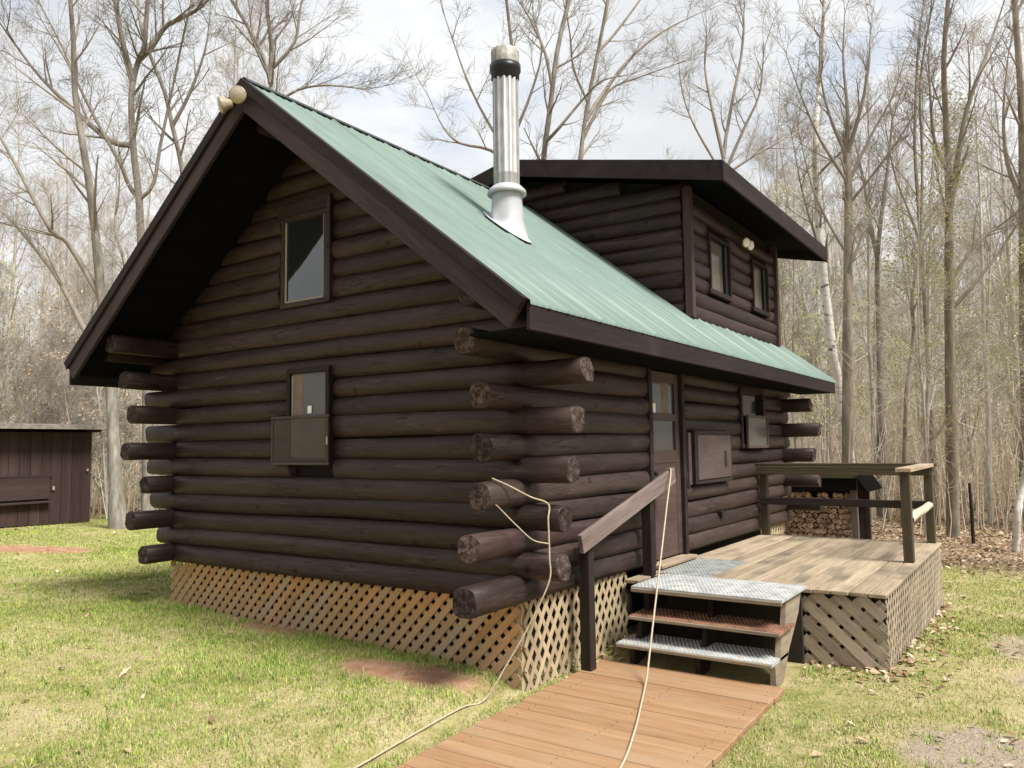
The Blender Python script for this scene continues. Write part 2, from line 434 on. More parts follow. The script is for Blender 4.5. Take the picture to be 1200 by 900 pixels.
TARP = plain('black_roofing', (0.008, 0.008, 0.008), 0.95, spec=0.0)
FASCG = wood('mossy_fascia', [(0.3, (0.05, 0.048, 0.025)), (0.6, (0.10, 0.09, 0.05))], scale=6, stretch=0.1, rough=0.85)
FIRE = wood('firewood_bark', [(0.3, (0.06, 0.04, 0.028)), (0.6, (0.13, 0.09, 0.062))], scale=10, stretch=0.2, rough=0.9, var=0.3)
FIREEND = end_mat('firewood_end', (0.22, 0.13, 0.085), (0.50, 0.335, 0.235), (0.70, 0.53, 0.41), 260)
BARKLIM = wood('peeled_pole', [(0.3, (0.30, 0.25, 0.18)), (0.6, (0.52, 0.46, 0.36))], scale=12, stretch=0.3, rough=0.85, bump=0.4)

def roof_mat():
    m, t, p = new_mat('green_metal_roof')
    N = t.nodes.new; l = t.links.new
    tc = N('ShaderNodeTexCoord'); oi = N('ShaderNodeObjectInfo')
    nz = N('ShaderNodeTexNoise'); nz.inputs['Scale'].default_value = 1.6; nz.inputs['Detail'].default_value = 8; nz.inputs['Roughness'].default_value = 0.7
    mp = N('ShaderNodeMapping'); mp.inputs['Scale'].default_value = (1.6, 0.7, 0.7)
    l(tc.outputs['Object'], mp.inputs['Vector']); l(mp.outputs[0], nz.inputs['Vector'])
    rp = ramp_node(t, [(0.30, (0.102, 0.148, 0.123)), (0.55, (0.130, 0.186, 0.156)), (0.75, (0.162, 0.220, 0.190))])
    l(nz.outputs['Fac'], rp.inputs['Fac'])
    hs = N('ShaderNodeHueSaturation'); mr = N('ShaderNodeMapRange'); mr.inputs['To Min'].default_value = 0.95; mr.inputs['To Max'].default_value = 1.05
    l(oi.outputs['Random'], mr.inputs['Value']); l(mr.outputs[0], hs.inputs['Value']); l(rp.outputs['Color'], hs.inputs['Color'])
    l(hs.outputs['Color'], p.inputs['Base Color'])
    p.inputs['Roughness'].default_value = 0.55
    p.inputs['Specular IOR Level'].default_value = 0.5
    return m
ROOF = roof_mat()

def glass_mat(name, col, rough=0.03, spec=0.75):
    m, t, p = new_mat(name)
    N = t.nodes.new; l = t.links.new
    tc = N('ShaderNodeTexCoord')
    nz = N('ShaderNodeTexNoise'); nz.inputs['Scale'].default_value = 1.7; nz.inputs['Detail'].default_value = 3
    l(tc.outputs['Object'], nz.inputs['Vector'])
    b = N('ShaderNodeBump'); b.inputs['Strength'].default_value = 0.05; b.inputs['Distance'].default_value = 0.05
    l(nz.outputs['Fac'], b.inputs['Height']); l(b.outputs['Normal'], p.inputs['Normal'])
    rp = ramp_node(t, [(0.3, tuple(c * 0.75 for c in col)), (0.7, col)])
    l(nz.outputs['Fac'], rp.inputs['Fac']); l(rp.outputs['Color'], p.inputs['Base Color'])
    p.inputs['Roughness'].default_value = rough
    p.inputs['Specular IOR Level'].default_value = spec
    p.inputs['IOR'].default_value = 1.6
    return m
GLASS = glass_mat('window_glass', (0.020, 0.023, 0.024), spec=1.0)
GLASSD = glass_mat('dusty_glass', (0.095, 0.095, 0.082), rough=0.14, spec=0.28)
GLASSC = glass_mat('curtained_glass', (0.15, 0.135, 0.12), rough=0.06, spec=0.35)
GLASSK = glass_mat('dark_door_glass', (0.055, 0.055, 0.046), rough=0.12, spec=0.3)
CURT = plain('faded_curtain', (0.20, 0.145, 0.12), 0.7, 0, 0.3, 9)

def screen_mat():
    m, t, p = new_mat('insect_screen')
    N = t.nodes.new; l = t.links.new
    p.inputs['Base Color'].default_value = (0.10, 0.08, 0.06, 1)
    p.inputs['Roughness'].default_value = 0.7
    tr = N('ShaderNodeBsdfTransparent'); mxs = N('ShaderNodeMixShader'); mxs.inputs[0].default_value = 0.30
    l(tr.outputs[0], mxs.inputs[1]); l(p.outputs[0], mxs.inputs[2]); l(mxs.outputs[0], t.nodes['Material Output'].inputs['Surface'])
    return m
SCREEN = screen_mat()

def grate_mat(name, c1, c2, metal, rough=0.5):
    m, t, p = new_mat(name)
    N = t.nodes.new; l = t.links.new
    tc = N('ShaderNodeTexCoord')
    nz = N('ShaderNodeTexNoise'); nz.inputs['Scale'].default_value = 9; nz.inputs['Detail'].default_value = 8; nz.inputs['Roughness'].default_value = 0.7
    l(tc.outputs['Object'], nz.inputs['Vector'])
    rp = ramp_node(t, [(0.34, c1), (0.62, c2)])
    l(nz.outputs['Fac'], rp.inputs['Fac']); l(rp.outputs['Color'], p.inputs['Base Color'])
    p.inputs['Roughness'].default_value = rough; p.inputs['Metallic'].default_value = metal
    return m
GRATE = grate_mat('galvanised_grating', (0.27, 0.275, 0.265), (0.47, 0.48, 0.465), 0.12, 0.65)
RUST = grate_mat('rusty_grating', (0.12, 0.05, 0.028), (0.30, 0.155, 0.095), 0.2, 0.75)
MATM = grate_mat('grey_door_mat', (0.16, 0.17, 0.16), (0.30, 0.31, 0.29), 0.1, 0.8)

def bark(name, stops, zs=0.25, scale=9, var=0.2, bump=0.5):
    m, t, p = new_mat(name)
    N = t.nodes.new; l = t.links.new
    tc = N('ShaderNodeTexCoord'); oi = N('ShaderNodeObjectInfo')
    mp = N('ShaderNodeMapping'); mp.inputs['Scale'].default_value = (1, 1, zs)
    nz = N('ShaderNodeTexNoise'); nz.inputs['Scale'].default_value = scale; nz.inputs['Detail'].default_value = 6; nz.inputs['Roughness'].default_value = 0.65
    l(tc.outputs['Object'], mp.inputs['Vector']); l(mp.outputs[0], nz.inputs['Vector'])
    rp = ramp_node(t, stops)
    l(nz.outputs['Fac'], rp.inputs['Fac'])
    hs = N('ShaderNodeHueSaturation'); mr = N('ShaderNodeMapRange'); mr.inputs['To Min'].default_value = 1 - var; mr.inputs['To Max'].default_value = 1 + var
    l(oi.outputs['Random'], mr.inputs['Value']); l(mr.outputs[0], hs.inputs['Value']); l(rp.outputs['Color'], hs.inputs['Color'])
    l(hs.outputs['Color'], p.inputs['Base Color'])
    p.inputs['Roughness'].default_value = 0.9; p.inputs['Specular IOR Level'].default_value = 0.15
    if bump:
        b = N('ShaderNodeBump'); b.inputs['Strength'].default_value = bump; b.inputs['Distance'].default_value = 0.02
        l(nz.outputs['Fac'], b.inputs['Height']); l(b.outputs['Normal'], p.inputs['Normal'])
    return m
BARK = bark('grey_brown_bark', [(0.3, (0.125, 0.110, 0.092)), (0.5, (0.235, 0.212, 0.182)), (0.7, (0.36, 0.332, 0.292))])
FBARK = bark('pale_wood_bark', [(0.3, (0.23, 0.205, 0.170)), (0.5, (0.40, 0.368, 0.315)), (0.7, (0.55, 0.515, 0.455))])
FTWIG = bark('pale_twig_bark', [(0.3, (0.32, 0.285, 0.24)), (0.6, (0.50, 0.46, 0.395))], bump=0)
BARKD = bark('dark_bark', [(0.3, (0.13, 0.105, 0.08)), (0.5, (0.235, 0.198, 0.155)), (0.7, (0.36, 0.312, 0.25))])
TWIG = bark('twig_bark', [(0.3, (0.17, 0.148, 0.122)), (0.6, (0.285, 0.252, 0.21))], bump=0)
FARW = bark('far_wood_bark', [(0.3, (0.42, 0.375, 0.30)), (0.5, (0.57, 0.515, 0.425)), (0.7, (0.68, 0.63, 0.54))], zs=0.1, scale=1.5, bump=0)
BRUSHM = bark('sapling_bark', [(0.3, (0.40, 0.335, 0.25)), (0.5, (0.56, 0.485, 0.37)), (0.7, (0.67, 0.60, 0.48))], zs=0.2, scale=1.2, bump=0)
BIRCH = bark('white_birch_bark', [(0.36, (0.05, 0.045, 0.04)), (0.43, (0.55, 0.53, 0.49)), (0.7, (0.74, 0.72, 0.68))], zs=2.2, scale=4.5, var=0.05, bump=0.2)
BUD = plain('young_leaf', (0.52, 0.53, 0.22), 0.8, 0, 0.25, 3)
BUDT = plain('tan_leaf', (0.55, 0.40, 0.25), 0.85, 0, 0.3, 3)

# ------------------------------------------------------------------ ground
def smooth(a, b, x):
    t = np.clip((x - a) / (b - a), 0, 1)
    return t * t * (3 - 2 * t)

def walk_z(x):
    return -0.085 + 0.012 * (0.95 - x)

def ground_z(x, y):
    x = np.asarray(x, dtype=float); y = np.asarray(y, dtype=float)
    z = 0.0224 * np.clip(y, -6, 11) - 0.034 * np.clip(x, -0.6, 7.5)
    z = z - 0.075 * np.exp(-(((x + 0.1) / 2.0) ** 2 + ((y + 1.0) / 1.0) ** 2))
    far = np.hypot(x - 2, y - 2)
    z = z + smooth(10, 40, far) * (0.18 * np.sin(x * 0.13 + 1.0) * np.cos(y * 0.11) + 0.12 * np.sin(x * 0.31 + y * 0.23))
    z = z + 0.012 * np.sin(x * 1.7 + 0.6) * np.cos(y * 1.3 + 0.4)
    # bed of the walkway
    d = np.maximum(np.maximum(-1.9 - y, y + 0.0), np.maximum(x - 1.0, -4.6 - x))
    bed = 1 - smooth(0.0, 0.30, d)
    zb_ = walk_z(x) - 0.045
    return z + bed * (np.minimum(z, zb_) - z)

def gz(x, y):
    return float(ground_z(x, y))

def fbm(x, y, s, seed=0):
    out = np.zeros_like(x); amp = 1; tot = 0
    for o in range(3):
        f = s * 2 ** o
        out += amp * (np.sin(x * f * 1.31 + seed + 1.7 * np.sin(y * f * 0.83 + seed)) * np.cos(y * f * 1.17 - seed + 1.3 * np.sin(x * f * 0.71)))
        tot += amp; amp *= 0.55
    return out / tot

def masks(x, y):
    """dirt and leaf litter cover, 0..1, from world position"""
    wob = fbm(x, y, 1.9, 3) * 0.5 + fbm(x, y, 8.0, 6) * 0.45
    def blob(cx, cy, rx, ry, rot=0):
        c, s = math.cos(rot), math.sin(rot)
        dx, dy = x - cx, y - cy
        u = (dx * c + dy * s) / rx; v = (-dx * s + dy * c) / ry
        return 1 - smooth(0.65, 1.15, np.sqrt(u * u + v * v) + wob * 0.45)
    red = np.maximum(blob(-0.42, 0.80, 0.27, 0.62, 0.22), blob(0.95, 9.7, 0.55, 1.3, 0.6))
    red = np.maximum(red, 0.8 * blob(-0.1, 2.6, 0.18, 0.5))
    gravel = blob(0.35, -2.75, 0.55, 0.42, 0.2)
    gravel = np.maximum(gravel, 0.75 * blob(3.6, -2.85, 0.8, 0.30, 0.1))
    gravel = np.maximum(gravel, 0.6 * blob(2.2, -3.3, 0.7, 0.5, 0.1))
    edge = 8.5 + 0.7 * fbm(x, y, 0.7, 5)
    litter = smooth(edge - 0.6, edge + 1.2, x) * (1 - smooth(3.0, 7.0, y))
    litter = np.maximum(litter, smooth(17.5, 21, y + 1.2 * fbm(x, y, 0.5, 2) + 0.2 * x))
    litter = np.maximum(litter, smooth(11, 15, x))
    litter = np.maximum(litter, smooth(16, 20, np.hypot(x, y)))
    return red, gravel, litter

def axis_coords(c0, c1, step):
    a = list(np.arange(c0, c1 + 1e-6, step))
    s = step
    lo, hi = a[0], a[-1]
    left, right = [], []
    while lo > -700:
        s *= 1.16; lo -= s; left.append(lo)
    s = step
    while hi < 700:
        s *= 1.16; hi += s; right.append(hi)
    return np.array(left[::-1] + a + right)
gx = axis_coords(-5, 12, 0.16); gy = axis_coords(-5, 14, 0.16)
GX, GY = np.meshgrid(gx, gy, indexing='ij')
GZ = ground_z(GX, GY)
nx_, ny_ = GX.shape
ii = np.arange(nx_ * ny_).reshape(nx_, ny_)
GF = np.stack([ii[:-1, :-1], ii[1:, :-1], ii[1:, 1:], ii[:-1, 1:]], axis=-1).reshape(-1, 4)

def ground_mat():
    m, t, p = new_mat('lawn_and_litter')
    N = t.nodes.new; l = t.links.new
    tc = N('ShaderNodeTexCoord')
    def nzn(s, d=6, r=0.6):
        n = N('ShaderNodeTexNoise'); n.inputs['Scale'].default_value = s; n.inputs['Detail'].default_value = d; n.inputs['Roughness'].default_value = r
        l(tc.outputs['Object'], n.inputs['Vector']); return n
    big = nzn(0.9, 5); mid = nzn(7, 6, 0.7); fin = nzn(55, 5, 0.75)
    s1 = N('ShaderNodeMath'); s1.operation = 'MULTIPLY'; s1.inputs[1].default_value = 0.5; l(big.outputs['Fac'], s1.inputs[0])
    s2 = N('ShaderNodeMath'); s2.operation = 'MULTIPLY_ADD'; s2.inputs[1].default_value = 0.5; l(mid.outputs['Fac'], s2.inputs[0]); l(s1.outputs[0], s2.inputs[2])
    thatch = ramp_node(t, [(0.34, (0.155, 0.175, 0.05)), (0.44, (0.27, 0.265, 0.095)), (0.53, (0.40, 0.345, 0.175)), (0.66, (0.50, 0.42, 0.26))])
    l(s2.outputs[0], thatch.inputs['Fac'])
    dk = N('ShaderNodeMix'); dk.data_type = 'RGBA'; dk.blend_type = 'MULTIPLY'; dk.inputs[0].default_value = 0.8
    fr = ramp_node(t, [(0.3, (0.45, 0.42, 0.36)), (0.6, (1.1, 1.1, 1.05))]); l(fin.outputs['Fac'], fr.inputs['Fac'])
    l(thatch.outputs['Color'], dk.inputs[6]); l(fr.outputs['Color'], dk.inputs[7])
    litr = ramp_node(t, [(0.32, (0.13, 0.085, 0.052)), (0.5, (0.30, 0.215, 0.14)), (0.68, (0.45, 0.35, 0.25))]); l(fin.outputs['Fac'], litr.inputs['Fac'])
    redr = ramp_node(t, [(0.32, (0.24, 0.125, 0.07)), (0.5, (0.36, 0.20, 0.125)), (0.68, (0.46, 0.29, 0.20))]); l(mid.outputs['Fac'], redr.inputs['Fac'])
    grar = ramp_node(t, [(0.34, (0.19, 0.145, 0.105)), (0.5, (0.32, 0.255, 0.195)), (0.66, (0.44, 0.365, 0.29))]); l(fin.outputs['Fac'], grar.inputs['Fac'])
    col = dk.outputs[2]
    for at_, rr in (('litter', litr), ('red', redr), ('gravel', grar)):
        a = N('ShaderNodeAttribute'); a.attribute_name = at_
        ad = N('ShaderNodeMath'); ad.operation = 'MULTIPLY_ADD'; ad.inputs[1].default_value = 1.4; l(a.outputs['Fac'], ad.inputs[0])
        nn = N('ShaderNodeMath'); nn.operation = 'MULTIPLY_ADD'; nn.inputs[1].default_value = 1.6; nn.inputs[2].default_value = -1.0; l(mid.outputs['Fac'], nn.inputs[0])
        l(nn.outputs[0], ad.inputs[2]); ad.use_clamp = True
        mm = N('ShaderNodeMix'); mm.data_type = 'RGBA'; l(ad.outputs[0], mm.inputs[0]); l(col, mm.inputs[6]); l(rr.outputs['Color'], mm.inputs[7])
        col = mm.outputs[2]
    l(col, p.inputs['Base Color'])
    p.inputs['Roughness'].default_value = 0.95; p.inputs['Specular IOR Level'].default_value = 0.1
    b = N('ShaderNodeBump'); b.inputs['Strength'].default_value = 0.8; b.inputs['Distance'].default_value = 0.02
    l(fin.outputs['Fac'], b.inputs['Height']); l(b.outputs['Normal'], p.inputs['Normal'])
    return m
GROUND = ground_mat()
gme = np_mesh('ground', np.stack([GX, GY, GZ], -1).reshape(-1, 3), GF, [GROUND], None, True)
_red, _gr, _li = masks(GX, GY)
for nm, arr in (('red', _red), ('gravel', _gr), ('litter', _li)):
    at_ = gme.attributes.new(nm, 'FLOAT', 'POINT')
    at_.data.foreach_set('value', arr.ravel().astype(np.float32))
link('ground', gme, None, None, 'structure')

# ------------------------------------------------------------------ cabin
W, LEN = 4.29, 6.68
SL = 0.7843
ZE, OE, OG, OGB = 2.5415, 0.574, 0.769, 0.73
ZB, PIT, LR = 0.515, 0.172, 0.0945
YR, ZR = W / 2, ZE + SL * (W / 2 + OE)                      # ridge
def roof_z(y):
    return ZR - SL * abs(y - YR)

cabin = thing('log_cabin', 'dark brown log cabin with green metal roof, dormer and lattice skirt', 'cabin', (0, 0, 0))

def log_mesh(length, r, seed, flat0=False, flat1=False):
    rr = random.Random(seed)
    sides = 16
    n = max(4, int(length / 0.22) + 1)
    V, F, I = [], [], []
    ph = rr.uniform(0, 6.28); wob = rr.uniform(0.003, 0.010)
    knots = [(rr.uniform(0.1, 0.9) * length, rr.uniform(0, 6.28), rr.uniform(0.006, 0.014)) for _ in range(int(length * 1.6))]
    xs = [length * i / (n - 1) for i in range(n)]
    bev = min(0.008, length * 0.1)
    xs = [0.0, bev] + xs[1:-1] + [length - bev, length]
    m = len(xs)
    taper = rr.uniform(-0.06, 0.06)
    sq = rr.uniform(2.6, 3.6)
    for i, x in enumerate(xs):
        rad = r * (1 + taper * (x / length - 0.5)) * (1 + rr.uniform(-0.015, 0.015))
        if i in (0, m - 1):
            rad -= bev * 0.8
        cy = wob * math.sin(x * 1.9 + ph); cz = wob * math.cos(x * 1.4 + ph * 1.7)
        tilt0 = 0.02 * math.sin(ph)
        for s in range(sides):
            a = 2 * math.pi * s / sides
            k = sum(h * math.exp(-((x - kx) / 0.09) ** 2 - (math.atan2(math.sin(a - ka), math.cos(a - ka)) / 0.3) ** 2) for kx, ka, h in knots)
            ca, sa = abs(math.cos(a)), abs(math.sin(a))
            q = rad * (ca ** sq + sa ** sq) ** (-1 / sq) * 0.985 + k + 0.003 * math.sin(3 * a + ph) + 0.0015 * math.sin(5 * a + x * 2.1)
            xx = x
            if i in (0, 1):
                xx = x + tilt0 * math.sin(a) * 0.6 + (0.006 * math.sin(5 * a + ph) if i == 0 else 0)
            if i in (m - 2, m - 1):
                xx = x - tilt0 * math.sin(a) * 0.6
            V.append((xx, cy + q * math.cos(a), cz + q * math.sin(a)))
    bm = bmesh.new()
    vs = [bm.verts.new(v) for v in V]
    for i in range(m - 1):
        for s in range(sides):
            t = (s + 1) % sides
            f = bm.faces.new((vs[i * sides + s], vs[i * sides + t], vs[(i + 1) * sides + t], vs[(i + 1) * sides + s]))
            f.smooth = True
    for i, sg in ((0, -1), (m - 1, 1)):
        ring = [vs[i * sides + s] for s in range(sides)]
        c = bm.verts.new((xs[i] + sg * rr.uniform(-0.006, 0.004), 0.0, 0.0))
        for s in range(sides):
            a_, b_ = ring[s], ring[(s + 1) % sides]
            f = bm.faces.new((a_, c, b_) if sg > 0 else (b_, c, a_))
            f.material_index = 1
    bmesh.ops.recalc_face_normals(bm, faces=bm.faces[:])
    me = bpy.data.meshes.new('log')
    bm.to_mesh(me); bm.free()
    me.materials.append(LOG); me.materials.append(LOGEND)
    return me

_seed = [100]
def log(p0, p1, r=LR, parent=None, name='log', mat=None, cut=None):
    _seed[0] += 1
    p0, p1 = Vector(p0), Vector(p1)
    rr = random.Random(_seed[0] * 13)
    r *= rr.uniform(0.965, 1.045)
    p0.z += rr.uniform(-0.009, 0.009); p1.z += rr.uniform(-0.009, 0.009)
    if abs(p1.x - p0.x) > abs(p1.y - p0.y):
        p0.y += rr.uniform(-0.008, 0.008); p1.y += rr.uniform(-0.008, 0.008)
    else:
        p0.x += rr.uniform(-0.008, 0.008); p1.x += rr.uniform(-0.008, 0.008)
    me = log_mesh((p1 - p0).length, r, _seed[0])
    if cut:                                                 # ends sawn to the roof slope
        ln = (p1 - p0).length
        for v in me.vertices:
            if cut[0] and v.co.x < min(0.1, ln * 0.3): v.co.x += v.co.z / SL
            elif cut[1] and v.co.x > ln - min(0.1, ln * 0.3): v.co.x -= v.co.z / SL
    if mat:
        me.materials[0] = mat; me.materials[1] = mat
    return link(name, me, parent or cabin, frame(p0, p1 - p0))

def zc(k):
    return ZB + PIT * (k - 0.5)
XL, YL = 0.03, 0.03                                         # log centre planes
fx_end = {1: -0.63, 3: -0.58, 5: -0.46, 7: -0.43, 9: -0.45, 11: -0.60, 13: -0.55}
bx_end = {1: -0.33, 3: -0.465, 5: -0.325, 7: -0.525, 9: -0.473, 11: -0.56, 13: -0.70}
gy_lo = {2: -0.34, 4: -0.35, 6: -0.43, 8: -0.47, 10: -0.56, 12: -0.45}
gy_hi = {2: 4.48, 4: 4.62, 6: 4.67, 8: 4.72, 10: 4.74, 12: 4.66}
# gable wall logs (run along y at x = XL)
GWIN = (1.885, 2.43)
for k in range(1, 14):
    z = zc(k)
    lo = gy_lo.get(k, -0.05) if k % 2 == 0 else 0.10
    hi = gy_hi.get(k, W) if k % 2 == 0 else W - 0.10
    if k > 12:
        lo, hi = 0.02, W - 0.02
    if 6 <= k <= 10:
        log((XL, lo, z), (XL, GWIN[0] + R_.uniform(-0.01, 0.01), z))
        log((XL, GWIN[1] + R_.uniform(0.0, 0.03), z), (XL, hi, z))
    else:
        log((XL, lo, z), (XL, hi, z))
# gable triangle: log courses cut to the roof line, with the upper window opening
UWIN = (1.92, 2.60, 2.86, 3.81)
for k in range(14, 25):
    z = zc(k)
    half = (ZR - 0.172 - z) / SL
    if half < 0.15:
        continue
    lo, hi = max(0.02, YR - half), min(W - 0.02, YR + half)
    if z > UWIN[2] and z - 0.05 < UWIN[3]:
        log((XL + 0.015, lo, z), (XL + 0.015, UWIN[0], z), cut=(1, 0))
        log((XL + 0.015, UWIN[1], z), (XL + 0.015, hi, z), cut=(0, 1))
    else:
        log((XL + 0.015, lo, z), (XL + 0.015, hi, z), cut=(1, 1))
# front wall logs (run along x at y = YL) with door and window openings
DOOR = (2.09, 2.95)
FWIN = (4.74, 5.66)
for k in range(1, 14):
    z = zc(k)
    lo = fx_end[k] if k % 2 else 0.10
    hi = LEN + (0.27 + R_.uniform(-0.06, 0.06)) if k % 2 else LEN - 0.10
    cuts = []
    if k <= 11:
        cuts.append(DOOR)
    if 7 <= k <= 10:
        cuts.append(FWIN)
    a = lo
    for c0, c1 in cuts:
        log((a, YL, z), (c0 + R_.uniform(-0.012, 0.0), YL, z)); a = c1 + R_.uniform(0.0, 0.012)
    log((a, YL, z), (hi, YL, z))
# back wall and far gable: the courses whose ends pass the corners
for k in range(1, 14, 2):
    log((bx_end[k], W - YL, zc(k)), (LEN + 0.3, W - YL, zc(k)), r=0.090)
for k in range(2, 13, 2):
    log((LEN - XL, -0.42 - R_.uniform(0, 0.12), zc(k)), (LEN - XL, W + 0.4, zc(k)))
# purlins that carry the overhang, coloured darker for the shade under it
log((-0.56, 4.62, 2.62), (LEN, 4.62, 2.62), 0.075, name='purlin', mat=POSTM)
log((-0.60, YR, ZR - 0.33), (0.2, YR, ZR - 0.33), 0.075, name='purlin', mat=POSTM)
bar('rafter_end', (1.995, 0.2, 2.50), (1.995, -0.40, 2.43), 0.09, 0.10, LATT_T, cabin)
# dark cores behind the logs
def core():
    bm = bmesh.new()
    def bx(x0, x1, y0, y1, z0, z1):
        g = bmesh.ops.create_cube(bm, size=1)
        for v in g['verts']:
            v.co = Vector(((x0 + x1) / 2 + v.co.x * (x1 - x0), (y0 + y1) / 2 + v.co.y * (y1 - y0), (z0 + z1) / 2 + v.co.z * (z1 - z0)))
    bx(XL, XL + 0.06, 0.06, W - 0.06, ZB, 2.86)
    bx(XL + 0.07, LEN - XL, YL, YL + 0.06, ZB, 2.80)
    bx(LEN - XL - 0.06, LEN - XL, 0.1, W - 0.1, ZB, 2.86)
    bx(XL + 0.07, LEN - XL - 0.07, W - YL - 0.06, W - YL, ZB, 2.80)
    for x in (XL + 0.004, LEN - XL - 0.064):
        p = [(x, 0.12, 2.86), (x, W - 0.12, 2.86), (x, YR, ZR - 0.19)]
        q = [(x + 0.06, a[1], a[2]) for a in p]
        vs = [bm.verts.new(v) for v in p + q]
        bm.faces.new((vs[0], vs[1], vs[2])); bm.faces.new((vs[5], vs[4], vs[3]))
        for i in range(3):
            j = (i + 1) % 3
            bm.faces.new((vs[i], vs[i + 3], vs[j + 3], vs[j]))
    bmesh.ops.recalc_face_normals(bm, faces=bm.faces[:])
    me = bpy.data.meshes.new('chinking'); bm.to_mesh(me); bm.free(); me.materials.append(CORE)
    link('chinking', me, cabin)
core()

# roof: boarded slab under ribbed sheets
roof = link('roof', None, cabin)
def slab(name, x0, x1, ya, za, yb, zb, drop, mat, parent):
    V = [(x0, ya, za), (x1, ya, za), (x1, yb, zb), (x0, yb, zb), (x0, ya, za - drop), (x1, ya, za - drop), (x1, yb, zb - drop), (x0, yb, zb - drop)]
    F = [(0, 1, 2, 3), (7, 6, 5, 4), (0, 4, 5, 1), (1, 5, 6, 2), (2, 6, 7, 3), (3, 7, 4, 0)]
    me = bpy.data.meshes.new(name); me.from_pydata(V, [], F); me.materials.append(mat)
    bm = bmesh.new(); bm.from_mesh(me); bmesh.ops.recalc_face_normals(bm, faces=bm.faces[:]); bm.to_mesh(me); bm.free()
    return link(name, me, parent)
EY0, EY1 = -OE, W + OE
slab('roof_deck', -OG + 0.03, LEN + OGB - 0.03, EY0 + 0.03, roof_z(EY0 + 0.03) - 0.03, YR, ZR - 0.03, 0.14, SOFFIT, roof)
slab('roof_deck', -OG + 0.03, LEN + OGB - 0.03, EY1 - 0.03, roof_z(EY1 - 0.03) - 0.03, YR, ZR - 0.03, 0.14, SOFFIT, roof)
# soffit boards under both overhangs of the near gable, seen from below
def sheet(x0, x1, ylo, yhi, name='roof_sheet', z0=None):
    """ribbed sheet from eave ylo to ridge yhi"""
    prof = []
    rib = 0.2286
    x = x0
    while x < x1 - 1e-4:
        for dx, h in ((0, 0.013), (0.010, 0.013), (0.022, 0.001), (0.065, 0.001), (0.072, 0.006), (0.084, 0.006), (0.091, 0.001), (0.140, 0.001), (0.147, 0.006), (0.159, 0.006), (0.166, 0.001), (0.208, 0.001), (0.219, 0.013)):
            if x + dx <= x1 + 1e-6:
                prof.append((x + dx, h))
        x += rib
    prof.append((x1, 0.021))
    nrm = Vector((0, -SL * (1 if ylo < yhi else -1), 1)).normalized()
    V, F = [], []
    NS = 5
    for j in range(NS):
        t = j / (NS - 1)
        y = ylo + (yhi - ylo) * t
        z = roof_z(y) - 0.02
        for (xx, h) in prof:
            V.append((xx, y + nrm.y * h, z + nrm.z * h))
    n = len(prof)
    for j in range(NS - 1):
        for i in range(n - 1):
            F.append((j * n + i, j * n + i + 1, (j + 1) * n + i + 1, (j + 1) * n + i))
    o = len(V)                                              # return edge at the eave
    for (xx, h) in prof:
        V.append((xx, ylo + nrm.y * h, roof_z(ylo) - 0.034 + 0.0 * h))
    for i in range(n - 1):
        F.append((o + i, o + i + 1, i + 1, i))
    me = np_mesh(name, V, F, [ROOF])
    return link(name, me, roof)
nsh = 9
sw = 0.9144
xs0 = -OG - 0.012
for i in range(nsh):
    a, b = xs0 + i * sw, min(xs0 + (i + 1) * sw, LEN + OGB + 0.012)
    if b - a < 0.05:
        continue
    sheet(a, b, EY0 - 0.035, YR - 0.01)
    sheet(a, b, EY1 + 0.035, YR + 0.01)
# ridge cap
def ridge_cap():
    xa, xb = -OG - 0.03, LEN + OGB + 0.03
    V = []; F = []
    for x in (xa, xb):
        V += [(x, YR - 0.055, roof_z(YR - 0.055) + 0.006), (x, YR, ZR + 0.012), (x, YR + 0.055, roof_z(YR + 0.055) + 0.006), (x, YR + 0.055, roof_z(YR + 0.055) + 0.001), (x, YR, ZR + 0.002), (x, YR - 0.055, roof_z(YR - 0.055) + 0.001)]
    for i in range(6):
        j = (i + 1) % 6
        F.append((i, j, j + 6, i + 6))
    me = np_mesh('ridge_cap', V, F, [RIDGE])
    link('ridge_cap', me, roof)
ridge_cap()

def slope_board(name, x, t, ya, yb, top_off, height, mat, parent):
    """board in a plane x = const following the roof slope; thickness t towards -x"""
    za, zb = roof_z(ya) + top_off, roof_z(yb) + top_off
    n = Vector((0, (zb - za), -(yb - ya))); 
    if n.z > 0: n = -n
    n = n.normalized() * height
    V = []
    for xx in (x - t, x):
        V += [(xx, ya, za), (xx, yb, zb), (xx, yb, zb - height * math.sqrt(1 + SL * SL)), (xx, ya + n.y, za + n.z)]
    F = [(0, 1, 2, 3), (7, 6, 5, 4), (0, 4, 5, 1), (1, 5, 6, 2), (2, 6, 7, 3), (3, 7, 4, 0)]
    me = bpy.data.meshes.new(name); me.from_pydata(V, [], F); me.materials.append(mat)
    bm = bmesh.new(); bm.from_mesh(me); bmesh.ops.recalc_face_normals(bm, faces=bm.faces[:])
    bmesh.ops.bevel(bm, geom=bm.edges[:], offset=0.004, segments=1, affect='EDGES')
    bm.to_mesh(me); bm.free()
    # local X along the slope so that the grain follows the board
    o = link(name, me, parent)
    m = frame((x, ya, za), (0, yb - ya, zb - za))
    me.transform(m.inverted())
    WM[o.name] = m
    o.matrix_basis = WM[parent.name].inverted() @ m
    return o
slope_board('rake_board', -OG, 0.035, EY0, YR, -0.06, 0.175, RAKE, roof)
slope_board('rake_board', -OG, 0.035, EY1, YR, -0.06, 0.175, RAKE, roof)
slope_board('drip_board', -OG - 0.008, 0.05, EY0 - 0.03, YR, -0.004, 0.085, TRIM, roof)
slope_board('drip_board', -OG - 0.008, 0.05, EY1 + 0.03, YR, -0.004, 0.085, TRIM, roof)
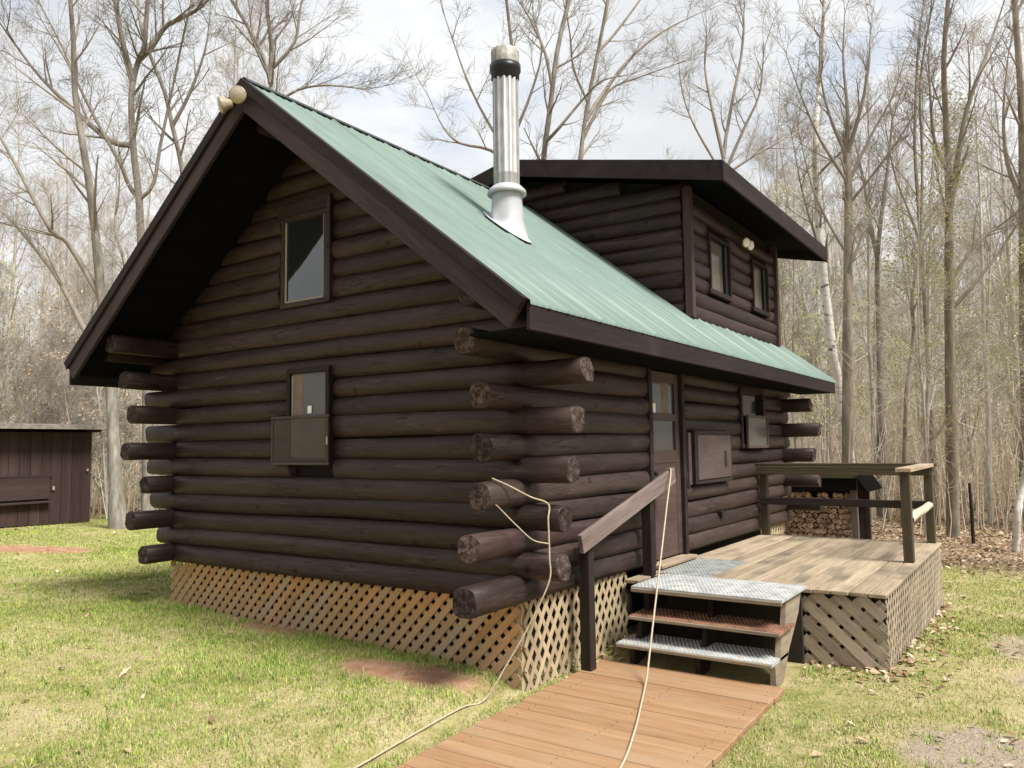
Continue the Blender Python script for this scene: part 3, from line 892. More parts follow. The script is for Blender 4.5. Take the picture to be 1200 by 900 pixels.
slope_board('rake_board', LEN + OGB + 0.035, 0.035, EY0, YR, -0.04, 0.2, TRIM, roof)
bar('eave_fascia', (-OG + 0.002, EY0 - 0.015, ZE - 0.128), (LEN + OGB, EY0 - 0.015, ZE - 0.128), 0.03, 0.175, TRIM, roof)
bar('eave_fascia', (-OG + 0.002, EY1 + 0.015, ZE - 0.145), (LEN + OGB, EY1 + 0.015, ZE - 0.145), 0.03, 0.20, TRIM, roof)
# lookout soffit under the front eave
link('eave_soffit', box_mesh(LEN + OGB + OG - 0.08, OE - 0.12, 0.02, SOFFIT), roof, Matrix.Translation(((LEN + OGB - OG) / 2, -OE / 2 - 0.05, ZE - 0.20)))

# chimney
ch = link('chimney', None, cabin, Matrix.Translation((0.965, 0.745, 3.5)))
CHM = Matrix.Translation((0.965, 0.745, 0.0))
def pipe_mesh():
    S = 39; V = []; F = []; I = []
    zz = (3.84, 4.045, 4.055, 4.065, 5.0)
    for iz, z in enumerate(zz):
        for q in range(S):
            a = 2 * math.pi * q / S
            r = 0.118 * (0.86 if q % 3 == 0 else 1.0) + (0.003 if iz == 2 else 0)
            V.append((r * math.cos(a), r * math.sin(a), z))
    for iz in range(len(zz) - 1):
        for q in range(S):
            t = (q + 1) % S
            F.append((iz * S + q, iz * S + t, (iz + 1) * S + t, (iz + 1) * S + q)); I.append(0 if q % 3 == 1 else 1)
    return np_mesh('flue_pipe', V, F, [METAL, METALD], I)
link('flue_pipe', pipe_mesh(), ch, CHM)
link('storm_collar', lathe_mesh('storm_collar', [(0.118, 3.955), (0.135, 3.945), (0.172, 3.905), (0.178, 3.875), (0.165, 3.868), (0.13, 3.88)], 32, [ALU]), ch, CHM)
def flash():
    prof = [(0.135, 3.89), (0.138, 3.80), (0.152, 3.62)]
    S = 32; V = []; F = []
    for r, z in prof:
        for s in range(S):
            a = 2 * math.pi * s / S
            V.append((r * math.cos(a), r * math.sin(a), z))
    for rr_, up_ in ((0.175, 0.014), (0.20, 0.008)):
        for s in range(S):
            a = 2 * math.pi * s / S
            px_, py_ = rr_ * math.cos(a), rr_ * math.sin(a) * (1.12)
            V.append((px_, py_, roof_z(0.745 + py_) + up_))
    for i in range(len(prof) + 1):
        for s in range(S):
            t = (s + 1) % S
            F.append((i * S + s, i * S + t, (i + 1) * S + t, (i + 1) * S + s))
    return np_mesh('flashing_cone', V, F, [ALU], None, True)
link('flashing_cone', flash(), ch, CHM)
link('black_band', lathe_mesh('black_band', [(0.112, 4.93), (0.128, 4.95), (0.128, 5.0), (0.142, 5.02), (0.142, 5.075), (0.12, 5.078)], 32, [BLACK]), ch, CHM)
link('chimney_cap', lathe_mesh('chimney_cap', [(0.122, 5.06), (0.126, 5.078), (0.130, 5.215), (0.122, 5.222), (0.02, 5.226), (0.0005, 5.226)], 36, [CAPTAN], False, 0.10), ch, CHM)

# windows: frame, sash, pane
def window_x(y0, y1, z0, z1, pane_mat, fr=0.05, x=-0.085, trim=TRIM, deep=0.03):
    """window in the gable wall, faces -x"""
    f = link('window', None, cabin, Matrix.Translation((0, (y0 + y1) / 2, (z0 + z1) / 2)))
    t = 0.07
    bar('window_trim', (x + t / 2, y0, z1 - fr / 2), (x + t / 2, y1, z1 - fr / 2), t, fr, trim, f)
    bar('window_trim', (x + t / 2, y0, z0 + fr / 2), (x + t / 2, y1, z0 + fr / 2), t, fr, trim, f)
    bar('window_trim', (x + t / 2 + 0.003, y0 + fr / 2, z0 + fr), (x + t / 2 + 0.003, y0 + fr / 2, z1 - fr), t, fr, trim, f, (0, 1, 0))
    bar('window_trim', (x + t / 2 + 0.003, y1 - fr / 2, z0 + fr), (x + t / 2 + 0.003, y1 - fr / 2, z1 - fr), t, fr, trim, f, (0, 1, 0))
    block('pane', x + deep, x + deep + 0.012, y0 + fr, y1 - fr, z0 + fr, z1 - fr, pane_mat, f, 0)
    return f
uw = window_x(1.955, 2.565, 2.90, 3.735, GLASS, 0.042, -0.066, LOG, 0.025)
bar('sash_or_reveal', (-0.048, 2.506, 2.944), (-0.048, 2.506, 3.691), 0.012, 0.024, SASH, uw, (0, 1, 0))
bar('sash_or_reveal', (-0.048, 2.004, 2.954), (-0.048, 2.494, 2.954), 0.012, 0.022, SASH, uw)
bar('sash_or_reveal', (-0.048, 2.006, 2.966), (-0.048, 2.006, 3.691), 0.012, 0.014, SASH, uw, (0, 1, 0))
bar('window_head', (-0.040, 1.93, 3.795), (-0.040, 2.60, 3.795), 0.066, 0.115, LOG, uw)
bar('window_side_board', (-0.04, 1.925, 2.90), (-0.04, 1.925, 3.85), 0.08, 0.05, LOG, uw, (0, 1, 0))
lw = window_x(1.885, 2.43, 1.50, 2.335, GLASSD, 0.045, -0.10, TRIM, 0.03)
bar('sash_or_reveal', (-0.072, 2.372, 1.56), (-0.072, 2.372, 2.28), 0.012, 0.022, SASH, lw, (0, 1, 0))
bar('sash_or_reveal', (-0.072, 1.94, 1.56), (-0.072, 1.94, 2.28), 0.012, 0.018, SASH, lw, (0, 1, 0))
block('curtain', -0.0715, -0.0695, 2.24, 2.358, 1.56, 2.28, CURT, lw, 0)
block('sticker', -0.078, -0.0755, 2.12, 2.17, 1.935, 2.0, STICK, lw, 0)
sc_ = link('window_screen', None, cabin, Matrix.Translation((-0.12, 2.24, 1.70)))
for a, b in (((1.865, 1.50), (2.61, 1.50)), ((1.865, 1.905), (2.61, 1.905))):
    bar('screen_frame', (-0.108, a[0], a[1]), (-0.108, b[0], b[1]), 0.022, 0.024, PANELM, sc_)
for y in (1.88, 2.595):
    bar('screen_frame', (-0.107, y, 1.513), (-0.107, y, 1.892), 0.022, 0.022, PANELM, sc_, (0, 1, 0))
block('screen_mesh', -0.111, -0.108, 1.896, 2.579, 1.518, 1.888, SCREEN, sc_, 0)
bar('screen_latch', (-0.135, 1.862, 1.66), (-0.135, 1.862, 1.73), 0.012, 0.02, LAMP, sc_, (0, 1, 0))

# door
dr = link('door', None, cabin, Matrix.Translation((2.5, 0, 0.53)))
def block_f(name, x0, x1, z0, z1, y, t, mat, parent, bev=0.004):
    """flat block on the front wall, its face at y, going back t"""
    return block(name, x0, x1, y, y + t, z0, z1, mat, parent, bev)
block_f('door_frame', 2.085, 2.155, 0.50, 2.36, -0.075, 0.10, POSTM, dr)
block_f('door_frame', 2.885, 2.955, 0.50, 2.36, -0.075, 0.10, POSTM, dr)
block_f('door_frame', 2.085, 2.955, 2.361, 2.52, -0.072, 0.10, POSTM, dr)
block_f('door_stile', 2.157, 2.255, 0.53, 2.335, -0.035, 0.04, DOORM, dr)
block_f('door_stile', 2.785, 2.883, 0.53, 2.335, -0.035, 0.04, DOORM, dr)
block_f('door_rail', 2.256, 2.784, 2.235, 2.335, -0.034, 0.038, DOORM, dr)
block_f('door_rail', 2.256, 2.784, 1.855, 1.925, -0.034, 0.038, DOORM, dr)
block_f('door_rail', 2.256, 2.784, 1.44, 1.56, -0.034, 0.038, DOORM, dr)
block_f('door_panel', 2.256, 2.784, 0.53, 1.439, -0.030, 0.03, DOORM, dr)
block_f('door_pane', 2.256, 2.784, 1.926, 2.234, -0.016, 0.01, GLASSK, dr, 0)
block_f('door_pane', 2.256, 2.784, 1.561, 1.854, -0.016, 0.01, GLASSK, dr, 0)
block_f('curtain', 2.50, 2.66, 1.927, 2.233, -0.0175, 0.002, CURT, dr, 0)
block_f('sticker', 2.275, 2.345, 1.93, 2.02, -0.020, 0.003, STICK, dr, 0)
hd = link('door_handle', lathe_mesh('door_handle', [(0.001, 0), (0.028, 0.004), (0.03, 0.02), (0.012, 0.03), (0.012, 0.05)], 12, [BLACK]), dr, frame((2.205, -0.085, 1.35), (1, 0, 0), (0, 1, 0)))
block_f('door_sill', 2.085, 2.955, 0.478, 0.512, -0.16, 0.16, DECK, dr)
# hatch panel beside the door
hp = link('wall_hatch', None, cabin, Matrix.Translation((3.67, -0.1, 1.48)))
block_f('hatch_board', 3.16, 4.18, 1.245, 1.715, -0.125, 0.03, PANELM, hp)
for x0, x1, z0, z1 in ((3.10, 3.158, 1.20, 1.76), (4.182, 4.235, 1.20, 1.76), (3.158, 4.182, 1.717, 1.76), (3.158, 4.182, 1.20, 1.243)):
    block_f('hatch_trim', x0, x1, z0, z1, -0.115, 0.09, POSTM, hp)
block_f('hatch_slot', 3.95, 4.02, 1.36, 1.54, -0.128, 0.004, BLACK, hp, 0)
block_f('hatch_post', 2.985, 3.06, 1.20, 1.74, -0.09, 0.06, DOORM, hp)
# front window
fw_ = link('window', None, cabin, Matrix.Translation((5.2, 0, 1.93)))
for x0, x1, z0, z1 in ((4.72, 4.79, 1.56, 2.31), (5.61, 5.68, 1.56, 2.31), (4.79, 5.61, 2.26, 2.312), (4.79, 5.61, 1.56, 1.612)):
    block_f('window_trim', x0, x1, z0, z1, -0.085, 0.09, POSTM, fw_)
block_f('pane', 4.79, 5.61, 1.612, 2.26, -0.03, 0.012, glass_mat('dark_window_glass', (0.012, 0.014, 0.016), 0.1, 0.2), fw_, 0)
fs = link('window_screen', None, cabin, Matrix.Translation((5.25, -0.12, 1.75)))
for x0, x1, z0, z1 in ((4.83, 4.865, 1.56, 1.97), (5.635, 5.67, 1.56, 1.97), (4.865, 5.635, 1.935, 1.972), (4.865, 5.635, 1.558, 1.595)):
    block_f('screen_frame', x0, x1, z0, z1, -0.125, 0.03, PANELM, fs)
block_f('screen_mesh', 4.865, 5.635, 1.595, 1.935, -0.112, 0.004, GLASSD, fs, 0)
block_f('log_plug', 3.88, 3.97, 0.79, 0.87, -0.098, 0.1, BLACK, cabin)

# skirt lattice
def lattice(parent, org, u, length, h0, h1, mat, wid, step, nrm, ang=45, back=UNDER, ztop=None, front_dir=1, thick=0.007, wid2=None):
    """slats clipped to a vertical panel; org bottom-left, u horizontal unit dir, nrm outward; ground follows h0->h1 (bottom offset)"""
    u = Vector(u); nrm = Vector(nrm)
    pan = link('lattice_panel', None, parent, Matrix.Translation(Vector(org)))
    H = ztop
    t = math.tan(math.radians(ang))
    for layer, sg in ((0, front_dir), (1, -front_dir)):
        off = nrm * (0.001 + (thick + 0.0006 if layer == 0 else 0.0))
        s = -H * 1.0 / t - step
        while s < length + H / t + step:
            # line: a = s + sg*b/t  (b up)
            pts = []
            b0, b1 = 0.0, H
            def A(b):
                return s + sg * b / t if sg > 0 else s + (H - b) / t - H / t + 0.0
            if sg > 0:
                fa = lambda b: s + b / t
            else:
                fa = lambda b: s - b / t + H / t
            lo, hi = 0.0, H
            # clip to 0..length
            if sg > 0:
                lo = max(lo, (0 - s) * t); hi = min(hi, (length - s) * t)
            else:
                lo = max(lo, (s + H / t - length) * t); hi = min(hi, (s + H / t) * t)
            if hi - lo > 0.04:
                def zb(a): return h0 + (h1 - h0) * a / length
                p0 = Vector(org) + u * fa(lo) + Vector((0, 0, lo)) + off
                p1 = Vector(org) + u * fa(hi) + Vector((0, 0, hi)) + off
                bar('lattice_slat', p0, p1, wid if layer == 0 else (wid2 or wid), thick, mat, pan, nrm, 0.0)
            s += step
    return pan
skirt_z = -0.12
lattice(cabin, (0.0, 0.02, skirt_z), (0, 1, 0), 4.25, 0, 0, LATT_O, 0.053, 0.118, (-1, 0, 0), 45, ztop=0.53 - skirt_z, front_dir=-1, wid2=0.042)
lattice(cabin, (0.02, 0.0, skirt_z), (1, 0, 0), 1.63, 0, 0, LATT_T, 0.036, 0.112, (0, -1, 0), 56, ztop=0.53 - skirt_z, front_dir=1)
lattice(cabin, (5.55, 0.0, -0.3), (1, 0, 0), 1.1, 0, 0, LATT_T, 0.036, 0.112, (0, -1, 0), 56, ztop=0.83, front_dir=1)
bar('corner_post', (0.05, 0.05, -0.2), (0.05, 0.05, 0.52), 0.07, 0.07, LATT_T, cabin, (1, 0, 0))
block('under_floor_block', 0.16, LEN - 0.1, 0.2, W - 0.1, -0.5, 0.50, UNDER, cabin)  # dark block behind the skirt, under-floor shade put into its colour

# dormer
DX0, DX1, DY = 3.53, 6.86, 0.07
dm = link('dormer', None, cabin, Matrix.Translation((5.2, DY, 3.1)))
DRY, DRZ, DSL = 2.2, 5.165, 0.225
DOX0, DOX1, DOY = 3.10, 7.62, -0.50
def droof_z(y):
    return DRZ - DSL * abs(y - DRY)
dw1, dw2 = (4.10, 4.83, 3.43, 4.10), (5.72, 6.42, 3.44, 4.10)
for i in range(8):
    z = 3.10 + PIT * i
    cuts = [c for c in (dw1, dw2) if z + 0.04 > c[2] and z - 0.04 < c[3]]
    a = DX0 + 0.02
    for c in cuts:
        log((a, DY + 0.06, z), (c[0], DY + 0.06, z), parent=dm); a = c[1]
    log((a, DY + 0.06, z), (DX1 - 0.02, DY + 0.06, z), parent=dm)
for i in range(12):
    z = 3.12 + PIT * i
    y_roof = YR - (ZR - (z - 0.06)) / SL                    # where the main roof passes this height
    y0 = max(DY + 0.05, DY + 0.05)
    y1 = min(YR, max(y_roof + 0.27, y0 + 0.3)) if z < ZR else YR
    if z > ZR - 0.1:
        y1 = W - DY - 0.05
    if z > droof_z(y0) - 0.25:
        y0 = max(y0, DRY - (DRZ - (z + 0.20)) / DSL)
    if y1 - y0 < 0.1:
        continue
    log((DX0 + 0.06, y0, z), (DX0 + 0.06, y1, z), parent=dm)
def dorm_core():
    V = []; F = []
    for x in (DX0 + 0.062, DX1 - 0.02):
        V += [(x, DY + 0.065, 2.95), (x, DY + 0.065, droof_z(DY) - 0.12), (x, DRY, DRZ - 0.14), (x, 2 * DRY - DY - 0.06, droof_z(DY) - 0.12), (x, 2 * DRY - DY - 0.06, 2.95)]
    F = [(0, 1, 2, 3, 4), (9, 8, 7, 6, 5)]
    for i in range(5):
        j = (i + 1) % 5
        F.append((i, i + 5, j + 5, j))
    me = bpy.data.meshes.new('dormer_core'); me.from_pydata(V, [], F); me.materials.append(CORE)
    bm = bmesh.new(); bm.from_mesh(me); bmesh.ops.recalc_face_normals(bm, faces=bm.faces[:]); bm.to_mesh(me); bm.free()
    link('dormer_core', me, dm)
dorm_core()
bar('corner_board', (DX0 + 0.0, DY - 0.02, 3.02), (DX0 + 0.0, DY - 0.02, 4.50), 0.09, 0.09, REDTRIM, dm, (1, 0, 0))
bar('corner_board', (DX1 + 0.0, DY - 0.02, 3.02), (DX1 + 0.0, DY - 0.02, 4.50), 0.09, 0.09, REDTRIM, dm, (1, 0, 0))
for c in (dw1, dw2):
    f = link('dormer_window', None, dm, Matrix.Translation(((c[0] + c[1]) / 2, DY, (c[2] + c[3]) / 2)))
    x0, x1, z0, z1 = c
    t = 0.035
    for q in ((x0, x0 + t, z0, z1), (x1 - t, x1, z0, z1), (x0 + t, x1 - t, z1 - t, z1 + 0.002), (x0 - 0.02, x1 + 0.02, z0 - 0.05, z0 + 0.012)):
        block_f('window_trim', *q, DY - 0.06, 0.09, TRIM, f)
    block_f('pane', x0 + t, x1 - t, z0 + 0.012, z1 - t, DY + 0.01, 0.012, GLASSC, f, 0)
    block_f('sash_or_reveal', x1 - t - 0.10, x1 - t - 0.001, z0 + 0.013, z1 - t - 0.001, DY - 0.03, 0.04, BLACK, f)  # black strip painting in the dark right reveal of the recessed pane
for a in (0, 1):
    ys, ye = (DOY, DRY) if a == 0 else (2 * DRY - DOY, DRY)
    slab('dormer_roof', DOX0, DOX1, ys, droof_z(ys) - 0.012, ye, DRZ - 0.012, 0.09, SOFFIT, dm)
    slab('roofing', DOX0 - 0.02, DOX1 + 0.02, ys - 0.02 * (1 if a == 0 else -1), droof_z(ys) + 0.0, ye, DRZ + 0.0, 0.011, RIDGE, dm)
def dorm_rake(x):
    for ys in (DOY, 2 * DRY - DOY):
        za, zb = droof_z(ys) - 0.013, DRZ - 0.013
        V = []
        for xx in (x - 0.03, x):
            V += [(xx, ys, za), (xx, DRY, zb), (xx, DRY, zb - 0.20), (xx, ys, za - 0.20)]
        F = [(0, 1, 2, 3), (7, 6, 5, 4), (0, 4, 5, 1), (1, 5, 6, 2), (2, 6, 7, 3), (3, 7, 4, 0)]
        me = bpy.data.meshes.new('rake_board'); me.from_pydata(V, [], F); me.materials.append(TRIM)
        bm = bmesh.new(); bm.from_mesh(me); bmesh.ops.recalc_face_normals(bm, faces=bm.faces[:]); bm.to_mesh(me); bm.free()
        link('rake_board', me, dm)
dorm_rake(DOX0); dorm_rake(DOX1 + 0.03)
bar('eave_fascia', (DOX0 - 0.03, DOY - 0.017, droof_z(DOY) - 0.118), (DOX1 + 0.03, DOY - 0.017, droof_z(DOY) - 0.118), 0.03, 0.21, TRIM, dm)

# floodlights
def floodlight(loc, label, dirs, r, base_mat, base, lens=None):
    t = thing('floodlight', label, 'floodlight', loc, None)
    for d in dirs:
        d0, off = Vector(d[0]).normalized(), Vector(d[1])
        me = lathe_mesh('lamp_head', [(r * 0.35, -0.09), (r * 0.5, -0.085), (r * 0.62, -0.05), (r * 0.95, -0.012), (r, 0.0), (r, 0.008), (r * 0.9, 0.012)], 16, [LAMP])
        h = link('lamp_head', me, t, frame(Vector(loc) + off, d0.orthogonal(), d0))
        link('lens', lathe_mesh('lens', [(r * 0.92, 0.008), (r * 0.7, 0.018), (r * 0.3, 0.024), (0.001, 0.025)], 16, [lens or LAMPG]), h, WM[h.name])
    bar('mount', Vector(loc) + Vector(base[0]), Vector(loc) + Vector(base[1]), 0.05, 0.05, base_mat, t)
    return t
floodlight((-0.86, 2.08, 4.46), 'twin cream floodlights fixed at the peak of the gable roof', [((-0.80, -0.55, -0.22), (-0.06, -0.03, 0.0)), ((-0.80, 0.50, -0.3), (-0.05, 0.20, -0.02))], 0.070, TRIM, ((0.0, 0.05, 0.03), (0.06, 0.05, 0.03)))
floodlight((5.27, DY - 0.05, 4.19), 'twin white floodlights on the dormer wall between its two windows', [((-0.45, -0.85, -0.22), (-0.10, -0.10, 0.0)), ((-0.35, -0.9, -0.22), (0.08, -0.10, 0.0))], 0.066, TRIM, ((0.0, 0.0, 0.02), (0.0, -0.06, 0.02)), plain('white_lens', (0.82, 0.81, 0.78), 0.2, spec=0.6))

# ------------------------------------------------------------------ deck
ZD, DX_0, DX_1, DD = 0.467, 1.84, 5.45, 2.07
deck = thing('wooden_deck', 'weathered plank deck with lattice sides in front of the cabin door', 'deck', (DX_0, -1.0, -0.15))
nb = 15
bw = (DD - 0.05) / nb
for i in range(nb):
    y = -0.06 - bw * (i + 0.5)
    xa = DX_0 - 0.02 + R_.uniform(-0.012, 0.008)
    xb = DX_1 + R_.uniform(-0.01, 0.012)
    if i < 1:
        xa = 1.50
    zoff = R_.uniform(-0.003, 0.003)
    bar('deck_board', (xa, y, ZD - 0.016 + zoff), (xb, y, ZD - 0.016 + zoff), bw - R_.choice((0.004, 0.006, 0.009)), 0.032, DECK, deck, (0, R_.uniform(-0.01, 0.01), 1), 0.005)
for x0, x1, y0, y1 in ((DX_0 + 0.03, DX_1 - 0.03, -DD + 0.05, -DD + 0.09), (DX_0 + 0.03, DX_0 + 0.07, -DD + 0.1, -0.1), (DX_1 - 0.07, DX_1 - 0.03, -DD + 0.1, -0.1)):
    block('joist', x0, x1, y0, y1, ZD - 0.18, ZD - 0.034, POSTM, deck)
for x in (2.4, 3.0, 3.6, 4.2, 4.8):
    block('joist', x, x + 0.04, -DD + 0.1, -0.1, ZD - 0.18, ZD - 0.034, POSTM, deck)
for x, y in ((DX_0 + 0.06, -DD + 0.14), (DX_0 + 0.06, -1.4), (DX_1 - 0.1, -DD + 0.14), (3.6, -DD + 0.14), (DX_0 + 0.1, -0.15)):
    bar('support_post', (x, y, -0.35), (x, y, ZD - 0.19), 0.09, 0.09, DPOST, deck, (1, 0, 0))
zf = -0.20
lattice(deck, (DX_0 + 0.012, -DD + 0.02, zf), (0, 1, 0), 0.60, 0, 0, LATT_G, 0.080, 0.165, (-1, 0, 0), 42, ztop=ZD - 0.035 - zf, front_dir=1)
zs = -0.30
lattice(deck, (DX_0 + 0.03, -DD + 0.008, zs), (1, 0, 0), DX_1 - DX_0 - 0.05, 0, 0, LATT_G, 0.036, 0.120, (0, -1, 0), 50, ztop=ZD - 0.035 - zs, front_dir=1, thick=0.0035)
block('under_deck_shade', 2.3, DX_1 - 0.25, -1.75, -1.72, -0.4, ZD - 0.2, UNDER, deck)  # added dark sheet, its colour stands for the shade under the deck
# deck railing
ZRL = ZD + 0.90
def post(x, y, z0, z1, s, mat, parent, name='post'):
    return bar(name, (x, y, z0), (x, y, z1), s, s, mat, parent, (1, 0, 0), 0.005)
post(DX_1 - 0.08, -0.13, ZD, ZRL - 0.04, 0.088, DPOST, deck, 'rail_post')
post(DX_1 - 0.08, -DD + 0.08, ZD, ZRL - 0.04, 0.088, DPOST, deck, 'rail_post')
post(3.66, -DD + 0.08, ZD - 0.0, ZRL - 0.04, 0.088, DPOST, deck, 'rail_post')
bar('top_rail', (DX_1 - 0.08, -0.04, ZRL - 0.02), (DX_1 - 0.08, -DD - 0.01, ZRL - 0.02), 0.14, 0.038, DPOST, deck)
bar('rail_backing', (DX_1 - 0.145, -0.05, ZRL - 0.09), (DX_1 - 0.145, -DD + 0.05, ZRL - 0.09), 0.036, 0.10, DPOST, deck)
bar('top_rail', (3.56, -DD + 0.08, ZRL - 0.021), (DX_1 - 0.155, -DD + 0.08, ZRL - 0.021), 0.14, 0.038, DECK, deck)
bar('middle_rail', (DX_1 - 0.145, -0.09, ZD + 0.43), (DX_1 - 0.145, -DD + 0.05, ZD + 0.43), 0.036, 0.088, POSTM, deck)
lg = Tubes()
lg.add([(3.70, -DD + 0.07, ZD + 0.40), (4.2, -DD + 0.075, ZD + 0.415), (4.8, -DD + 0.07, ZD + 0.42), (5.33, -DD + 0.08, ZD + 0.43)], [0.045, 0.044, 0.042, 0.04], 10)
link('pole_rail', lg.mesh('pole_rail', [BARKLIM]), deck)
# door mat of grating on the deck
mat_t = thing('door_mat', 'grey perforated mat lying on the deck by the cabin door', 'mat', (2.35, -0.5, ZD))
def grating(name, x0, x1, y0, y1, ztop, mat, parent, teeth=True, pitch=0.032, th=0.03):
    bm = bmesh.new()
    def bx(a0, a1, b0, b1, c0, c1):
        g = bmesh.ops.create_cube(bm, size=1)
        for v in g['verts']:
            v.co = Vector(((a0 + a1) / 2 + v.co.x * (a1 - a0), (b0 + b1) / 2 + v.co.y * (b1 - b0), (c0 + c1) / 2 + v.co.z * (c1 - c0)))
    bx(x0, x1, y0, y1, ztop - th, ztop - 0.008)
    nx = int((x1 - x0) / pitch); ny = int((y1 - y0) / pitch)
    for i in range(nx):
        for j in range(ny):
            cx = x0 + (i + 0.5) * (x1 - x0) / nx; cy = y0 + (j + 0.5 + (0.25 if i % 2 else -0.25)) * (y1 - y0) / ny
            # small raised ring, four-sided
            vs = []
            for r, z in ((0.012, ztop - 0.0082), (0.0085, ztop - 0.003), (0.004, ztop - 0.006)):
                vs.append([bm.verts.new((cx + r * math.cos(q * math.pi / 2 + 0.78), cy + r * math.sin(q * math.pi / 2 + 0.78), z)) for q in range(4)])
            for a_ in range(2):
                for q in range(4):
                    bm.faces.new((vs[a_][q], vs[a_][(q + 1) % 4], vs[a_ + 1][(q + 1) % 4], vs[a_ + 1][q]))
    me = bpy.data.meshes.new(name); bm.to_mesh(me); bm.free(); me.materials.append(mat)
    return link(name, me, parent)
grating('grating', 1.90, 2.95, -0.66, -0.19, ZD + 0.018, MATM, mat_t, th=0.015)

# ------------------------------------------------------------------ steps
st = thing('entry_steps', 'three open wooden steps with metal grating treads up to the deck', 'steps', (1.3, -0.9, -0.1))
grating('tread', 1.16, 1.86, -1.49, -0.29, ZD + 0.022, GRATE, st)
tr2 = grating('tread', 1.085, 1.46, -1.49, -0.30, 0.272, RUST, st)
tr2['label'] = 'rusty brown middle tread'
grating('tread', 0.97, 1.37, -1.46, -0.24, 0.075, GRATE, st)
bar('nosing', (1.155, -1.49, ZD - 0.014), (1.155, -0.29, ZD - 0.014), 0.02, 0.03, STRING, st)
bar('nosing', (1.08, -1.49, 0.248), (1.08, -0.30, 0.248), 0.02, 0.026, STRING, st)
bar('nosing', (0.965, -1.46, 0.050), (0.965, -0.24, 0.050), 0.02, 0.026, STRING, st)
def stringer(y):
    pts = [(1.04, -0.22), (1.04, 0.03), (1.16, 0.045), (1.22, 0.225), (1.32, 0.24), (1.38, ZD - 0.02), (1.80, ZD - 0.02), (1.70, 0.30), (1.40, 0.08), (1.14, -0.22)]
    V = [(x, y - 0.02, z) for x, z in pts] + [(x, y + 0.02, z) for x, z in pts]
    n = len(pts)
    F = [tuple(range(n)), tuple(range(2 * n - 1, n - 1, -1))] + [(i, i + n, (i + 1) % n + n, (i + 1) % n) for i in range(n)]
    me = bpy.data.meshes.new('stringer'); me.from_pydata(V, [], F); me.materials.append(STRING if y < -1 else POSTM)
    bm = bmesh.new(); bm.from_mesh(me); bmesh.ops.recalc_face_normals(bm, faces=bm.faces[:]); bm.to_mesh(me); bm.free()
    link('stringer', me, st)
for y in (-1.44, -0.88, -0.34):
    stringer(y)
block('back_board', 1.80, 1.825, -1.46, -0.2, -0.3, ZD - 0.04, UNDER, st)  # added dark sheet, keeps the space under the treads in painted shade

# handrail
hr = thing('handrail', 'weathered brown handrail on two dark posts beside the steps', 'handrail', (0.66, -0.14, -0.1))
post(0.66, -0.16, -0.25, 0.90, 0.09, POSTM, hr, 'rail_post')
post(1.80, -0.16, -0.2, 1.24, 0.09, POSTM, hr, 'rail_post')
bar('rail_board', (0.46, -0.225, 0.885), (2.25, -0.225, 1.335), 0.038, 0.145, RAILM, hr)

# ------------------------------------------------------------------ walkway
wk = thing('boardwalk', 'orange brown board walkway leading across the lawn to the steps', 'walkway', (-0.6, -0.85, -0.1))
i = 0
x = 0.93
while x > -4.2:
    bwid = 0.138
    y0 = -0.10 - 0.10 * (0.95 - x) / 2.5 + R_.uniform(-0.012, 0.012)
    y1 = -1.53 - 0.045 * (0.95 - x) / 1.6 + R_.uniform(-0.012, 0.012)
    zz = walk_z(x) - 0.019 + R_.uniform(-0.003, 0.003)
    bar('walk_board', (x, y1, zz), (x, y0, zz), bwid - R_.choice((0.005, 0.008, 0.011)), 0.038, WALK, wk, (R_.uniform(-0.012, 0.012), 0, 1), 0.005)
    x -= bwid
for y in (-0.25, -0.85, -1.48):
    bar('bearer', (-4.2, y - 0.03, walk_z(-4.2) - 0.085), (0.93, y - 0.03 + 0.02, walk_z(0.93) - 0.085), 0.04, 0.09, POSTM, wk)

def studs(name, pts, r, mat, parent, n=(0, 0, 1)):
    V, F = [], []
    z = Vector(n).normalized(); a = z.orthogonal().normalized(); b = z.cross(a)
    for p in pts:
        p = Vector(p); o = len(V)
        for q in range(5):
            an = q * 2 * math.pi / 5
            V.append(p + a * r * math.cos(an) + b * r * math.sin(an) - z * 0.002)
        V.append(p + z * r * 0.45)
        F += [(o + q, o + (q + 1) % 5, o + 5) for q in range(5)]
    me = np_mesh(name, [tuple(v) for v in V], F, [mat])
    link(name, me, parent, None, 'stuff')
NAILM = plain('rusty_nail', (0.06, 0.04, 0.03), 0.7)
pts = []
x = 0.93
while x > -3.2:
    for y in (-0.27, -0.87, -1.47):
        for dx in (-0.035, 0.035):
            pts.append((x + dx + R_.uniform(-.006, .006), y + R_.uniform(-.01, .01), walk_z(x) + 0.001))
    x -= 0.138
studs('nail_heads', pts, 0.0052, NAILM, wk)
pts = []
for i in range(nb):
    y = -0.06 - bw * (i + 0.5)
    for xx in (DX_0 + 0.05, 2.42, 3.02, 3.62, 4.22, 4.82, DX_1 - 0.05):
        for dy in (-0.035, 0.035):
            pts.append((xx + R_.uniform(-.008, .008), y + dy, ZD + 0.002))
studs('nail_heads', pts, 0.005, NAILM, deck)
nrm_r = Vector((0, -SL, 1)).normalized()
pts = []
for row in range(6):
    y = EY0 + 0.06 + row * 0.52
    xx = xs0 + 0.045
    while xx < LEN + OGB:
        pts.append(Vector((xx, y, roof_z(y) - 0.02)) + nrm_r * 0.004)
        xx += 0.2286
studs('roof_screws', pts, 0.008, plain('screw_head', (0.20, 0.26, 0.23), 0.5, 0.3), roof, nrm_r)

